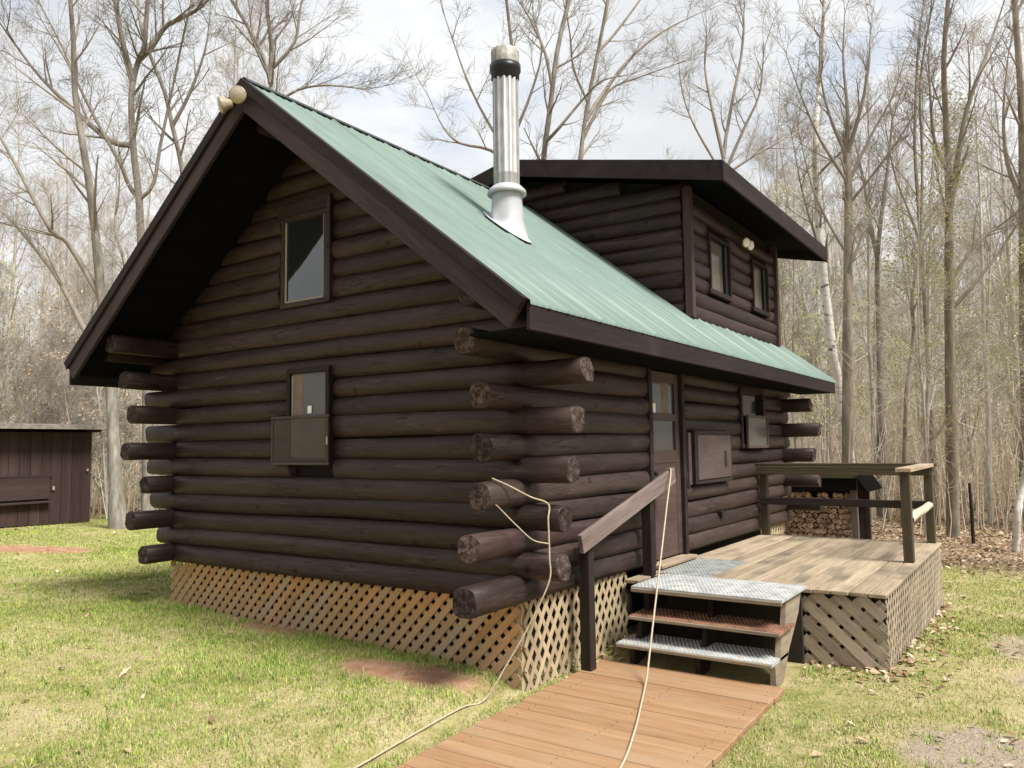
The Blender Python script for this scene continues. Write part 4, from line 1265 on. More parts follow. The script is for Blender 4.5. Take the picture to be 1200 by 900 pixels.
# ------------------------------------------------------------------ ropes
def rope(name, pts, label, r=0.0075):
    # Catmull-Rom through the points
    P = [Vector(p) for p in pts]
    P = [P[0] * 2 - P[1]] + P + [P[-1] * 2 - P[-2]]
    out = []
    for i in range(1, len(P) - 2):
        for s in range(8):
            t = s / 8
            out.append(0.5 * ((2 * P[i]) + (P[i + 1] - P[i - 1]) * t + (2 * P[i - 1] - 5 * P[i] + 4 * P[i + 1] - P[i + 2]) * t * t + (3 * P[i] - P[i - 1] - 3 * P[i + 1] + P[i + 2]) * t ** 3))
    out.append(P[-2])
    T = Tubes(); T.add(out, [r] * len(out), 6)
    o = link(name, T.mesh(name, [ROPE]), None)
    return tag(o, label, 'rope')
def g_(x, y, dz=0.02):
    return (x, y, gz(x, y) + dz)
rope('rope', [(2.16, -0.20, 1.392), (2.10, -0.262, 1.372), (1.80, -0.345, 1.10), (1.50, -0.43, 0.835), (1.16, -0.525, 0.535), (0.85, -0.61, 0.25), (0.56, -0.69, -0.02), (0.42, -0.735, -0.066), (0.1, -0.86, -0.062), (-0.4, -1.05, -0.056), (-0.9, -1.215, -0.050), (-1.4, -1.31, -0.044), (-2.4, -1.42, -0.032)], 'cream rope hanging from the handrail and trailing down the walkway')
rope('rope', [(-0.36, -0.01, 1.408), (-0.29, -0.09, 1.36), (-0.16, -0.19, 1.275), (-0.06, -0.27, 1.222), (-0.087, -0.285, 1.12), (-0.087, -0.288, 1.0), (-0.087, -0.290, 0.86), (-0.09, -0.285, 0.70), (-0.16, -0.17, 0.42), (-0.25, -0.05, 0.17), g_(-0.38, 0.06, 0.04), g_(-0.6, 0.09, 0.025), g_(-1.2, 0.04, 0.03), g_(-1.8, -0.02, 0.025), g_(-2.8, -0.05, 0.02)], 'pale rope draped from the corner logs down onto the lawn', 0.006)
rope('rope', [(-0.40, -0.068, 1.235), (-0.34, -0.075, 1.19), (-0.25, -0.14, 1.08), (-0.17, -0.21, 0.985), (-0.095, -0.288, 0.955)], 'short cream cord slung between the protruding corner log ends', 0.0045)

# ------------------------------------------------------------------ shed on the left
sh = thing('garden_shed', 'low brown board shed with a shuttered hatch at the left lawn edge', 'shed', (2.0, 14.1, 0.15))
SX1, SX0, SY = 4.27, -0.9, 14.1
zsh = gz(3, 14.1)
n = int((SX1 - SX0) / 0.20)
for i in range(n):
    a = SX0 + i * (SX1 - SX0) / n; b = SX0 + (i + 1) * (SX1 - SX0) / n
    yy = SY + 0.014 + R_.uniform(-0.006, 0.004)
    bar('siding_board', ((a + b) / 2, yy, gz((a + b) / 2, SY) + 0.02), ((a + b) / 2, yy, 2.06), b - a - 0.006, 0.028, SHEDW, sh, (0, -1, 0), 0.003)
block('shed_body', SX0 + 0.02, SX1 - 0.02, SY + 0.031, SY + 2.6, -0.1, 2.05, SHEDW, sh)
slab('shed_roof', SX0 - 0.4, SX1 + 0.34, SY - 0.42, 2.22, SY + 2.9, 2.16, 0.05, SHEDR, sh)
bar('shed_fascia', (SX0 - 0.4, SY - 0.435, 2.155), (SX1 + 0.34, SY - 0.435, 2.155), 0.03, 0.09, SHEDR, sh)
bar('rafter', (SX1 - 0.03, SY - 0.40, 2.11), (SX1 - 0.03, SY + 2.6, 2.07), 0.05, 0.1, SHEDW, sh)
ht = link('hatch', None, sh, Matrix.Translation((3.0, SY, 0.9)))
block('hatch_door', 2.35, 3.40, SY - 0.05, SY - 0.012, 0.68, 1.12, SHEDW, ht)
block('hatch_ledge', 2.25, 3.40, SY - 0.14, SY - 0.012, 0.60, 0.64, SHEDW, ht)
block('hatch_frame', 2.30, 3.45, SY - 0.04, SY - 0.013, 1.125, 1.17, SHEDW, ht)
block('latch', 3.46, 3.50, SY - 0.05, SY - 0.012, 0.85, 0.93, LAMP, ht)
block('hook', 4.15, 4.19, SY - 0.05, SY - 0.012, 1.22, 1.27, LAMP, sh)

# ------------------------------------------------------------------ firewood lean-to
WX = 9.9
wsg = gz(WX, 0.2)
ws = thing('woodshed', 'small black roofed lean-to sheltering stacked firewood behind the deck', 'woodshed', (WX, 0.2, wsg))
slab('shed_roof', WX - 0.25, WX + 1.1, 0.95, 1.06, -0.42, 1.075, 0.05, TARP, ws)
def ws_side():
    V = [(WX - 0.3, -0.40, 1.06), (WX + 1.1, -0.40, 1.06), (WX + 1.1, -0.56, 0.80), (WX - 0.3, -0.56, 0.80)]
    V += [(x, y - 0.02, z - 0.03) for x, y, z in V]
    me = bpy.data.meshes.new('roof_flap'); me.from_pydata(V, [], [(0, 1, 2, 3), (7, 6, 5, 4), (0, 4, 5, 1), (1, 5, 6, 2), (2, 6, 7, 3), (3, 7, 4, 0)]); me.materials.append(TARP)
    link('roof_flap', me, ws)
ws_side()
bar('front_fascia', (WX - 0.27, 0.95, 1.035), (WX - 0.27, -0.42, 1.035), 0.03, 0.07, FASCG, ws)
block('front_shade_sheet', WX - 0.262, WX - 0.25, -0.40, 0.94, 0.80, 1.0, TARP, ws, 0)  # black sheet added to stand for the dark interior above the stack
post(WX - 0.12, -0.33, wsg - 0.1, 1.0, 0.10, RAILM, ws, 'post')
post(WX - 0.12, 0.98, wsg - 0.1, 1.0, 0.10, POSTM, ws, 'post')
post(WX + 0.95, -0.33, wsg - 0.1, 1.0, 0.10, POSTM, ws, 'post')
post(WX + 0.95, 0.98, wsg - 0.1, 1.0, 0.10, POSTM, ws, 'post')
block('back_board', WX + 0.9, WX + 0.93, -0.28, 0.93, wsg, 1.0, SHEDW, ws)
fm = []
for q in range(6):
    rr = random.Random(q)
    s = 9 if q < 3 else 5
    V = []; R0 = 0.050
    ang = [2 * math.pi * i / s + rr.uniform(-0.15, 0.15) for i in range(s)]
    rad = [R0 * rr.uniform(0.85, 1.12) for _ in range(s)]
    for x in (0, 0.42):
        V += [(x, rad[i] * math.cos(ang[i]), rad[i] * math.sin(ang[i])) for i in range(s)]
    me = bpy.data.meshes.new('firewood_log')
    me.from_pydata(V, [], [tuple(range(s))[::-1], tuple(range(s, 2 * s))] + [(i, (i + 1) % s, (i + 1) % s + s, i + s) for i in range(s)])
    me.materials.append(FIRE); me.materials.append(FIREEND)
    me.polygons[0].material_index = 1; me.polygons[1].material_index = 1
    fm.append(me)
rows = 11
for j in range(rows):
    for i in range(13):
        y = 0.90 - 0.092 * i - (0.046 if j % 2 else 0) + R_.uniform(-0.008, 0.008)
        z = wsg + 0.05 + 0.090 * j
        if y < -0.25 or (j == rows - 1 and R_.random() < 0.4):
            continue
        o = link('firewood_log', fm[R_.randrange(6)], None, Matrix.Translation((WX - 0.02 + R_.uniform(-0.05, 0.03), y, z)) @ Matrix.Rotation(R_.uniform(0, 6.28), 4, 'X'))
        o.scale = (1, R_.uniform(0.92, 1.12), R_.uniform(0.92, 1.12))
        tag(o, 'split firewood log in the ' + ('bottom', 'second', 'third', 'fourth', 'fifth', 'sixth', 'seventh', 'eighth', 'ninth', 'tenth', 'top')[j] + ' row of the lean-to stack', 'firewood', 'firewood logs stacked in the lean-to')

# ------------------------------------------------------------------ trees
class TreeGen:
    def __init__(self, seed, bark_mat, twig_mat, rmin=0.003):
        self.r = random.Random(seed)
        self.trunk = Tubes(); self.crown = Tubes()
        self.bm, self.tm, self.rmin = bark_mat, twig_mat, rmin
        self.tips = []
    def rv(self):
        r = self.r
        return Vector((r.gauss(0, 1), r.gauss(0, 1), r.gauss(0, 1)))
    def path(self, start, d, length, n, wander, lift):
        pts = [start.copy()]
        d = d.normalized(); step = length / (n - 1)
        for _ in range(n - 1):
            d = (d + self.rv() * wander + Vector((0, 0, lift))).normalized()
            pts.append(pts[-1] + d * step)
        return pts
    def along(self, pts, t):
        f = t * (len(pts) - 1); i = min(int(f), len(pts) - 2); u = f - i
        return pts[i].lerp(pts[i + 1], u), (pts[i + 1] - pts[i]).normalized()
    def child_dir(self, tang, ang):
        p = tang.cross(self.rv())
        if p.length < 1e-4:
            p = tang.orthogonal()
        return tang * math.cos(ang) + p.normalized() * math.sin(ang)
    def shoots(self, pts, r0, r1, length, counts, level, t0=0.2, spread=(24, 46), lift=0.03):
        """side branches on the path pts"""
        if level >= len(counts):
            return
        n = counts[level]
        n = int(n) + (1 if self.r.random() < n - int(n) else 0)
        for i in range(n):
            t = t0 + (1 - t0) * (i + self.r.random()) / n
            t = min(t, 0.985)
            p, tg = self.along(pts, t)
            rad = (r0 + (r1 - r0) * t) * self.r.uniform(0.34, 0.55)
            rad = max(rad, self.rmin)
            ln = length * self.r.uniform(0.42, 0.78) * (1.15 - 0.6 * t)
            if level >= len(counts) - 1:
                ln = max(0.30, ln)
            d = self.child_dir(tg, math.radians(self.r.uniform(*spread)))
            if d.z < -0.1 and level < 2:
                d.z *= -0.5
            self.limb(p, d, ln, rad, counts, level + 1, lift)
    def limb(self, p, d, ln, rad, counts, level, lift):
        last = level >= len(counts)
        n = 3 if last else (6 if level <= 1 else (5 if level == 2 else 4))
        sides = 3 if level >= 2 else 5
        pts = self.path(p, d, ln, n, 0.05 if level < 3 else 0.06, lift)
        tip = max(rad * 0.28, self.rmin * 0.8)
        self.crown.add(pts, [rad + (tip - rad) * i / (n - 1) for i in range(n)], sides)
        if last:
            self.tips.append((pts[-1], pts[-1] - pts[-2]))
        self.shoots(pts, rad, tip, ln, counts, level, 0.22, lift=lift)
    def stem(self, pts, radii, sides=9, crown=False):
        (self.crown if crown else self.trunk).add(pts, radii, sides)
    def leaves(self, mat, size, per, frac):
        V, F = [], []
        for p, d in self.tips:
            if self.r.random() > frac:
                continue
            for _ in range(per):
                c = p + self.rv() * 0.07
                a = self.rv().normalized(); b = a.orthogonal().normalized()
                s = size * self.r.uniform(0.6, 1.3)
                o = len(V)
                V += [c - a * s, c + b * s * 0.5, c + a * s, c - b * s * 0.5]
                F.append((o, o + 1, o + 2, o + 3))
        return np_mesh('young_leaves', V, F, [mat]) if F else None

def auto_tree(seed, height, r0, fork=0.45, counts=(13, 6, 4, 3), bark_mat=BARK, twig_mat=TWIG, lean=0.03, leaders=2, spread=(28, 50), limb_len=0.42, rmin=0.0032):
    T = TreeGen(seed, bark_mat, twig_mat, rmin)
    r = T.r
    n = 12
    d = Vector((r.gauss(0, lean), r.gauss(0, lean), 1))
    pts = T.path(Vector((0, 0, -0.25)), d, height + 0.25, n, 0.022, 0.03)
    radii = [r0 * (1.0 - 0.86 * (i / (n - 1)) ** 0.9) for i in range(n)]
    radii[0] = r0 * 1.5
    # root flare ring
    pts.insert(1, pts[0].lerp(pts[1], 0.30)); radii.insert(1, r0 * 1.12)
    T.stem(pts, radii)
    n += 1
    for _ in range(leaders - 1):
        t = fork * r.uniform(0.85, 1.35)
        p, tg = T.along(pts, t)
        dd = T.child_dir(tg, math.radians(r.uniform(14, 28)))
        L = height * (1 - t) * r.uniform(0.75, 1.0)
        q = T.path(p, dd, L, 8, 0.06, 0.10)
        rr = r0 * (1 - 0.8 * t) * 0.75
        rl = [rr * (1 - 0.85 * i / 7) for i in range(8)]
        T.stem(q, rl, 6, True)
        T.shoots(q, rl[0], rl[-1], height * limb_len * 0.8, (counts[0] * 0.7,) + counts[1:], 0, 0.15, spread)
    T.shoots(pts, r0, r0 * 0.14, height * limb_len, counts, 0, fork, spread)
    return T

def tree_meshes(T, name, leaf=None):
    out = [('trunk', T.trunk.mesh('trunk', [T.bm])), ('crown', T.crown.mesh('crown', [T.tm], False))]
    if leaf:
        me = T.leaves(*leaf)
        if me:
            out.append(('young_leaves', me))
    return out

def place_tree(meshes, name, x, y, rot, s, label, group=None, z=None):
    zz = gz(x, y) if z is None else z
    t = thing(name, label, 'tree', (0, 0, 0), group)
    t.matrix_basis = Matrix.Translation((x, y, zz)) @ Matrix.Rotation(rot, 4, 'Z') @ Matrix.Diagonal((s, s, s, 1))
    for nm, me in meshes:
        o = bpy.data.objects.new(nm, me)
        COL.objects.link(o)
        o.parent = t
    return t

def hero(name, label, stems, depth, seed, counts=(9, 5, 4, 3), bark_mat=BARK, twig_mat=TWIG, leaf=None, limb_len=2.2, group=None, base_px=None, rmin=0.0032, dz=0.35, spread=(28, 52)):
    """tree whose main stems follow the photographed ones: stems = list of (picture polyline, radius px at ends, is_crown, shoots from t0)"""
    T = TreeGen(seed, bark_mat, twig_mat, rmin)
    counts = tuple(counts[:2]) + tuple(c * 0.72 for c in counts[2:])
    base = None
    allp = []
    for pl, ra, rb, crown, t0 in stems:
        dd = [0.0]
        for _ in pl[1:]:
            dd.append(dd[-1] + T.r.gauss(0, dz) * 0.5)
        P = [cam_pt(px, py, depth + d_) for (px, py), d_ in zip(pl, dd)]
        if allp:                                            # root the limb on the stem it leaves
            near, best = None, 1e9
            for Q0 in allp:
                for q_ in Q0[0]:
                    v_ = q_ - CAM_LOC; f_ = v_.dot(FW)
                    d2 = (600 + FPX * v_.dot(RT) / f_ - pl[0][0]) ** 2 + (450 - FPX * v_.dot(UP) / f_ - pl[0][1]) ** 2
                    if d2 < best:
                        near, best, nd = q_, d2, f_ - depth
            P = [cam_pt(px, py, depth + nd + d_) for (px, py), d_ in zip(pl, dd)]
            P[0] = near.copy()
        # resample smoothly
        Q = []
        PP = [P[0] * 2 - P[1]] + P + [P[-1] * 2 - P[-2]]
        for i in range(1, len(PP) - 2):
            for s in range(3):
                t = s / 3
                Q.append(0.5 * ((2 * PP[i]) + (PP[i + 1] - PP[i - 1]) * t + (2 * PP[i - 1] - 5 * PP[i] + 4 * PP[i + 1] - PP[i + 2]) * t * t + (3 * PP[i] - PP[i - 1] - 3 * PP[i + 1] + PP[i + 2]) * t ** 3))
        Q.append(P[-1])
        allp.append((Q, ra * depth / FPX, rb * depth / FPX, crown, t0))
    b = allp[0][0][0]
    zg = gz(b.x, b.y)
    org = Vector((b.x, b.y, zg))
    if b.z > zg:                                            # run the stem down to the ground
        d = (allp[0][0][0] - allp[0][0][1]); d.z = min(d.z, -0.3)
        k = (zg - 0.25 - b.z) / d.z if abs(d.z) > 1e-3 else 0
        foot = Vector((b.x + d.x * k * 0.3, b.y + d.y * k * 0.3, zg - 0.25))
        org = Vector((foot.x, foot.y, zg))
        ext = [foot, foot.lerp(b, 0.06), foot.lerp(b, 0.3), foot.lerp(b, 0.65)]
        q0 = allp[0]
        allp[0] = (ext + q0[0], q0[1], q0[2], q0[3], q0[4])
    for j, (Q, ra, rb, crown, t0) in enumerate(allp):
        n = len(Q)
        # radius by arc length
        s = [0.0]
        for a_, b_ in zip(Q, Q[1:]):
            s.append(s[-1] + (b_ - a_).length)
        rb_ = rb * (0.45 if crown else 0.8)
        rad = [ra + (rb_ - ra) * (x_ / s[-1]) for x_ in s]
        if j == 0:
            rad[0] = ra * 1.5; rad[1] = ra * 1.22
        loc = [p - org for p in Q]
        T.stem(loc, rad, 10 if not crown else 7, crown)
        tipd = (loc[-1] - loc[-2]).normalized()
        for _ in range(2):                                  # the stem runs out into finer branches
            T.limb(loc[-1], T.child_dir(tipd, math.radians(T.r.uniform(2, 26))), limb_len * T.r.uniform(0.35, 0.6), rb_ * T.r.uniform(0.7, 0.95), counts, 1, 0.03)
        ln = limb_len * (1.0 if not crown else 0.75)
        T.shoots(loc, ra, rb, ln, counts if not crown else (counts[0] * 0.75,) + tuple(counts[1:]), 0, t0, spread)
    ms = tree_meshes(T, name, leaf)
    return place_tree(ms, name, org.x, org.y, 0, 1, label, group, org.z)

hero('maple_tree', 'leaning grey trunk standing on the lawn between the shed and the cabin', [
    ([(139, 626), (134, 540), (130, 450), (119, 350), (108, 240), (97, 170), (88, 110), (86, 50), (80, -30)], 8.0, 2.6, False, 0.42),
    ([(128, 430), (104, 395), (70, 330), (40, 290), (5, 250), (-30, 225)], 4, 2, True, 0.2),
    ([(118, 345), (80, 285), (60, 270), (25, 205), (0, 160), (-25, 120)], 4, 2, True, 0.2),
    ([(126, 410), (142, 350), (150, 320), (135, 270), (140, 215)], 3, 1.6, True, 0.3)], 15.5, 1, (13, 6, 4, 3), limb_len=2.6)
hero('oak_tree', 'tall forked tree rising behind the left roof edge, with a long leftward limb', [
    ([(173, 420), (166, 300), (163, 235), (156, 170), (154, 110), (162, 72), (169, 55), (172, 15), (176, -40)], 7, 2.8, False, 0.42),
    ([(152, 100), (145, 55), (137, 15), (128, -35)], 4, 2.6, True, 0.2),
    ([(151, 176), (131, 166), (91, 133), (48, 91), (20, 55), (-5, 20)], 3.8, 1.6, True, 0.2),
    ([(170, 62), (183, 46), (197, 29), (229, 13), (248, -5), (275, -30)], 3.6, 2, True, 0.2),
    ([(165, 235), (150, 215), (140, 190), (112, 140), (90, 95), (75, 60), (50, 10)], 2.6, 1.4, True, 0.2),
    ([(168, 232), (180, 215), (188, 170), (205, 90), (215, 40), (225, 0)], 2.4, 1.4, True, 0.2)], 17.5, 2, (11, 6, 4, 3), limb_len=2.6)
hero('ash_tree', 'thinner curved tree leaning left just behind the left roof edge', [
    ([(235, 420), (224, 290), (213, 197), (202, 148), (193, 108), (178, 70), (165, 30), (160, -20)], 5, 2.0, False, 0.3),
    ([(205, 150), (222, 110), (240, 60), (246, 20)], 2.4, 1.4, True, 0.2)], 18.5, 3, (10, 6, 4, 3), limb_len=2.4)
hero('ash_tree', 'tree with a bent trunk above the roof peak and twin floodlights', [
    ([(345, 420), (328, 200), (317, 98), (303, 55), (288, 27), (262, -15)], 5, 2.4, False, 0.35),
    ([(316, 100), (318, 50), (312, 0), (320, -40)], 3.5, 2, True, 0.2),
    ([(320, 120), (350, 105), (385, 100), (430, 105)], 2, 1.0, True, 0.2),
    ([(318, 90), (345, 50), (352, 10), (360, -30)], 2.4, 1.5, True, 0.2)], 19, 4, (11, 6, 4, 3), limb_len=2.6)
hero('ash_tree', 'dark slim tree directly behind the metal chimney pipe', [
    ([(612, 420), (607, 250), (605, 110), (598, 40), (590, -30)], 4.2, 2.0, False, 0.3),
    ([(606, 200), (575, 176), (540, 168), (520, 150), (503, 115)], 2.4, 1.1, True, 0.25),
    ([(605, 190), (570, 140), (548, 95), (530, 45), (518, 10)], 2.2, 1.1, True, 0.25),
    ([(604, 150), (622, 110), (635, 60), (625, 20)], 2, 1.2, True, 0.2)], 18, 5, (7, 5, 4, 3), limb_len=1.9)
hero('maple_tree', 'thick straight grey tree just right of the chimney pipe', [
    ([(634, 420), (636, 250), (637, 188), (645, 125), (653, 60), (667, 0), (680, -60)], 5.2, 2.6, False, 0.4),
    ([(640, 172), (655, 150), (680, 120), (705, 95), (735, 88)], 2.2, 1.2, True, 0.2),
    ([(648, 105), (638, 60), (620, 20), (600, -10)], 2.2, 1.2, True, 0.2)], 17, 6, (7, 5, 4, 3), limb_len=1.9)
hero('maple_tree', 'grey tree with limbs arching right above the dormer roof', [
    ([(676, 420), (678, 260), (680, 188), (689, 120), (701, 60), (712, 0), (720, -60)], 4.4, 2.0, False, 0.4),
    ([(687, 135), (708, 108), (735, 72), (775, 38), (818, 16)], 2.8, 1.2, True, 0.2),
    ([(684, 160), (712, 108), (745, 92), (790, 76)], 2.2, 1.0, True, 0.2),
    ([(700, 70), (720, 40), (750, 0), (770, -30)], 2.0, 1.2, True, 0.2),
    ([(690, 118), (672, 80), (668, 40), (660, 0)], 1.8, 1.2, True, 0.2)], 18, 7, (6, 5, 4, 3), limb_len=1.8)
hero('ash_tree', 'bushy many-stemmed tree rising behind the dormer roof corner', [
    ([(852, 420), (850, 260), (848, 185), (858, 120), (868, 70), (872, 30)], 4, 1.8, False, 0.35),
    ([(849, 190), (835, 130), (826, 80), (828, 40)], 2.6, 1.4, True, 0.2),
    ([(851, 200), (872, 150), (890, 110), (895, 60)], 2.4, 1.3, True, 0.2),
    ([(850, 215), (880, 185), (915, 165), (935, 150)], 1.8, 1.0, True, 0.2),
    ([(849, 200), (815, 150), (800, 110), (795, 70)], 1.8, 1.0, True, 0.2)], 23, 8, (9, 6, 4, 3), limb_len=2.4)
hero('maple_tree', 'big vase-shaped bare tree behind the deck railing corner', [
    ([(993, 622), (993, 500), (993, 400), (994, 300), (994, 215), (991, 170)], 6.6, 5.2, False, 0.5),
    ([(992, 190), (993, 130), (988, 70), (990, 15)], 2.9, 1.0, True, 0.15),
    ([(993, 185), (1008, 130), (1018, 80), (1020, 30)], 2.9, 1.0, True, 0.15),
    ([(990, 185), (972, 135), (962, 90), (960, 45)], 2.4, 1.0, True, 0.15),
    ([(995, 215), (1020, 160), (1045, 115), (1060, 70)], 2.4, 1.0, True, 0.15),
    ([(989, 215), (962, 165), (940, 115), (920, 60)], 2.2, 1.0, True, 0.15),
    ([(996, 235), (1030, 195), (1062, 150), (1078, 120)], 1.9, 1.0, True, 0.15),
    ([(988, 300), (965, 250), (948, 205), (935, 150)], 1.9, 1.0, True, 0.15)], 17.5, 9, (8, 5, 4, 2), BARKD, TWIG, limb_len=1.7, spread=(18, 38))
hero('oak_tree', 'thick double-stemmed tree right of the deck railing at the wood edge', [
    ([(1117, 626), (1115, 500), (1113, 400), (1112, 300), (1112, 230), (1109, 150), (1106, 70), (1112, -10), (1114, -40)], 7.6, 2.4, False, 0.5),
    ([(1116, 250), (1124, 175), (1134, 125), (1150, 80), (1166, 35), (1182, -15)], 3.8, 1.4, True, 0.2),
    ([(1118, 330), (1145, 285), (1175, 262), (1215, 232)], 2.4, 1.0, True, 0.25),
    ([(1114, 360), (1140, 335), (1175, 290), (1200, 250), (1225, 215)], 2.4, 1.4, True, 0.25),
    ([(1110, 215), (1095, 165), (1090, 110), (1088, 60)], 2.4, 1.4, True, 0.2)], 15.5, 10, (9, 5, 4, 3), BARKD, TWIG, limb_len=2.2, spread=(20, 42))
hero('ash_tree', 'slender snaking tree left of the double-stemmed tree', [
    ([(1058, 618), (1061, 500), (1063, 455), (1068, 420), (1071, 385), (1069, 350), (1075, 315), (1079, 280), (1081, 190), (1078, 100), (1090, 20)], 3, 1.3, False, 0.5)], 17, 11, (8, 5, 4, 3), BARKD, TWIG, limb_len=1.6, spread=(20, 42))
hero('ash_tree', 'slim dark straight tree close beside the snaking one', [
    ([(1096, 620), (1092, 500), (1089, 440), (1085, 375), (1082, 310), (1077, 250), (1072, 170), (1074, 90), (1078, 30)], 4.0, 1.4, False, 0.45),
    ([(1080, 290), (1066, 250), (1052, 215), (1040, 170)], 1.8, 1.0, True, 0.2)], 18, 12, (9, 5, 4, 3), BARKD, TWIG, limb_len=1.7, spread=(20, 42))
hero('maple_tree', 'mid grey tree standing between the vase-shaped tree and the snaking one', [
    ([(1033, 612), (1032, 500), (1031, 400), (1028, 320), (1031, 270), (1040, 200), (1046, 140)], 5.5, 1.6, False, 0.5),
    ([(1030, 300), (1018, 250), (1012, 210), (1000, 160)], 3, 1.3, True, 0.2)], 19.5, 13, (9, 6, 4, 3), BARK, TWIG, limb_len=2.0, spread=(20, 42))
hero('maple_tree', 'brown trunk at the extreme right border of the view', [
    ([(1203, 625), (1203, 480), (1200, 340), (1199, 240), (1197, 120), (1190, 20), (1186, -40)], 7.5, 3.5, False, 0.4),
    ([(1199, 240), (1180, 190), (1176, 130), (1182, 60)], 3, 1.5, True, 0.2)], 18, 14, (10, 5, 4, 3), BARKD, TWIG, limb_len=2.2)
hero('birch_tree', 'white leaning birch behind the right end of the cabin', [
    ([(1002, 622), (996, 545), (988, 490), (983, 450), (976, 415), (970, 365), (963, 300), (957, 220), (956, 160), (960, 100), (964, 40), (968, -30)], 6.8, 2.2, False, 0.45),
    ([(964, 310), (950, 260), (938, 215), (930, 170)], 1.8, 1.0, True, 0.2)], 19, 15, (9, 5, 4, 3), BIRCH, TWIG, limb_len=1.6, leaf=(BUD, 0.030, 2, 0.5))
hero('birch_tree', 'small curved white birch at the right edge beside the lawn', [
    ([(1190, 640), (1193, 602), (1198, 570), (1207, 520), (1216, 460), (1220, 400)], 4.5, 2.5, False, 0.5)], 13.5, 16, (7, 5, 5), BIRCH, TWIG, limb_len=1.4)

# ---- prototypes for the surrounding wood
protos = []
for q in range(4):
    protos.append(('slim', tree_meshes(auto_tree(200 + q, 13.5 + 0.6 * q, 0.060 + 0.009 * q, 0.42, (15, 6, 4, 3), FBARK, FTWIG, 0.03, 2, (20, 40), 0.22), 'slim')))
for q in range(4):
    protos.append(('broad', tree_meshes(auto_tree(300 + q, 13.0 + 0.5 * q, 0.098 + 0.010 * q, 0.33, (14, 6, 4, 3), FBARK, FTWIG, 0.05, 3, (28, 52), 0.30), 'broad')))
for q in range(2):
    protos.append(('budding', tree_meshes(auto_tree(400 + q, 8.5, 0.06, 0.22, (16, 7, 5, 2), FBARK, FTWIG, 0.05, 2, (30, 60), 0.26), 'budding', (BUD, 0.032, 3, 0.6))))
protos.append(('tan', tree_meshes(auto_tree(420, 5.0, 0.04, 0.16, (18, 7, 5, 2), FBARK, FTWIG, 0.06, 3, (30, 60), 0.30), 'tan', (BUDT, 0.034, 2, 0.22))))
LBL = {'slim': ('hardwood_tree', 'slim bare hardwood', 'slim bare trees in the surrounding wood'),
       'broad': ('hardwood_tree', 'broad bare hardwood', 'broad bare trees in the surrounding wood'),
       'budding': ('budding_tree', 'small green-budded tree', 'budding understorey trees'),
       'tan': ('beech_sapling', 'tan-leaved young tree', 'tan leaved saplings in the wood')}
def clear(x, y):
    """ground kept free of trees: cabin, lawn, shed"""
    if -9 < x < 8.2 and -9 < y < 6.5: return False
    if -1.6 < x < 5.2 and 12.8 < y < 17.5: return False
    if 8.6 < x < 12.2 and -2.0 < y < 2.4: return False
    if y - 0.35 * x < 15.5 and x < 3.5 and y > 0 and x > -12: return False
    if x < 5.2 and y < 13: return False
    return True
taken = []
def ok(x, y, dmin):
    for (a, b) in taken:
        if (a - x) ** 2 + (b - y) ** 2 < dmin * dmin:
            return False
    return True
yaw_c = YAW
count = 0
tries = 0
while count < 265 and tries < 16000:
    tries += 1
    ang = yaw_c + R_.uniform(-0.72, 0.72)
    dist = 13.5 + 40 * R_.random() ** 0.8
    x = CAM_LOC.x + math.cos(ang) * dist; y = CAM_LOC.y + math.sin(ang) * dist
    # the wedge hidden behind the cabin needs fewer low trees, and open sky over the roof
    px = 600 + FPX * math.tan(yaw_c - ang)
    if not clear(x, y):
        continue
    if 900 < px < 1210 and dist < 21 and R_.random() < 0.75:
        continue
    if 330 < px < 900 and dist < 24:
        continue
    if not ok(x, y, 1.0 if dist < 30 else 1.3):
        continue
    taken.append((x, y))
    u = R_.random()
    if 330 < px < 900:
        kind = 'slim' if u < 0.5 else 'broad'
        s = R_.uniform(0.70, 1.02) * (1 if dist > 32 else 0.8)
    else:
        kind = 'slim' if u < 0.54 else ('broad' if u < (0.64 if px > 600 else 0.70) else ('budding' if u < (0.98 if px > 600 else 0.84) else 'tan'))
        s = R_.uniform(0.72, 1.06)
    cand = [p for p in protos if p[0] == kind]
    nm, lab, grp = LBL[kind]
    where = ('behind the brown shed' if px < 105 else 'between the shed and the cabin roof' if px < 330 else 'above the green roof' if px < 560 else 'above the dormer roof' if px < 850 else 'between the birch and the vase-shaped tree' if px < 985 else 'between the vase-shaped and the double-stemmed tree' if px < 1105 else 'right of the double-stemmed tree')
    far_ = 'at the front of the wood' if dist < 26 else ('in the middle of the wood' if dist < 38 else 'deep in the wood')
    place_tree(R_.choice(cand)[1], nm, x, y, R_.uniform(0, 6.28), s, lab + ' ' + where + ', ' + far_, grp)
    count += 1
# a few behind the viewer: they close the clearing and show in the window panes
for q in range(14):
    ang = yaw_c + math.pi + R_.uniform(-1.5, 1.5)
    dist = R_.uniform(11, 20)
    x = CAM_LOC.x + math.cos(ang) * dist; y = CAM_LOC.y + math.sin(ang) * dist
    if y < -4 and x > -4:
        continue
    nm, lab, grp = LBL['broad']
    place_tree(R_.choice([p for p in protos if p[0] == 'broad'])[1], nm, x, y, R_.uniform(0, 6.28), R_.uniform(0.8, 1.0), lab + ' with spreading limbs behind the viewer, outside the view', grp)

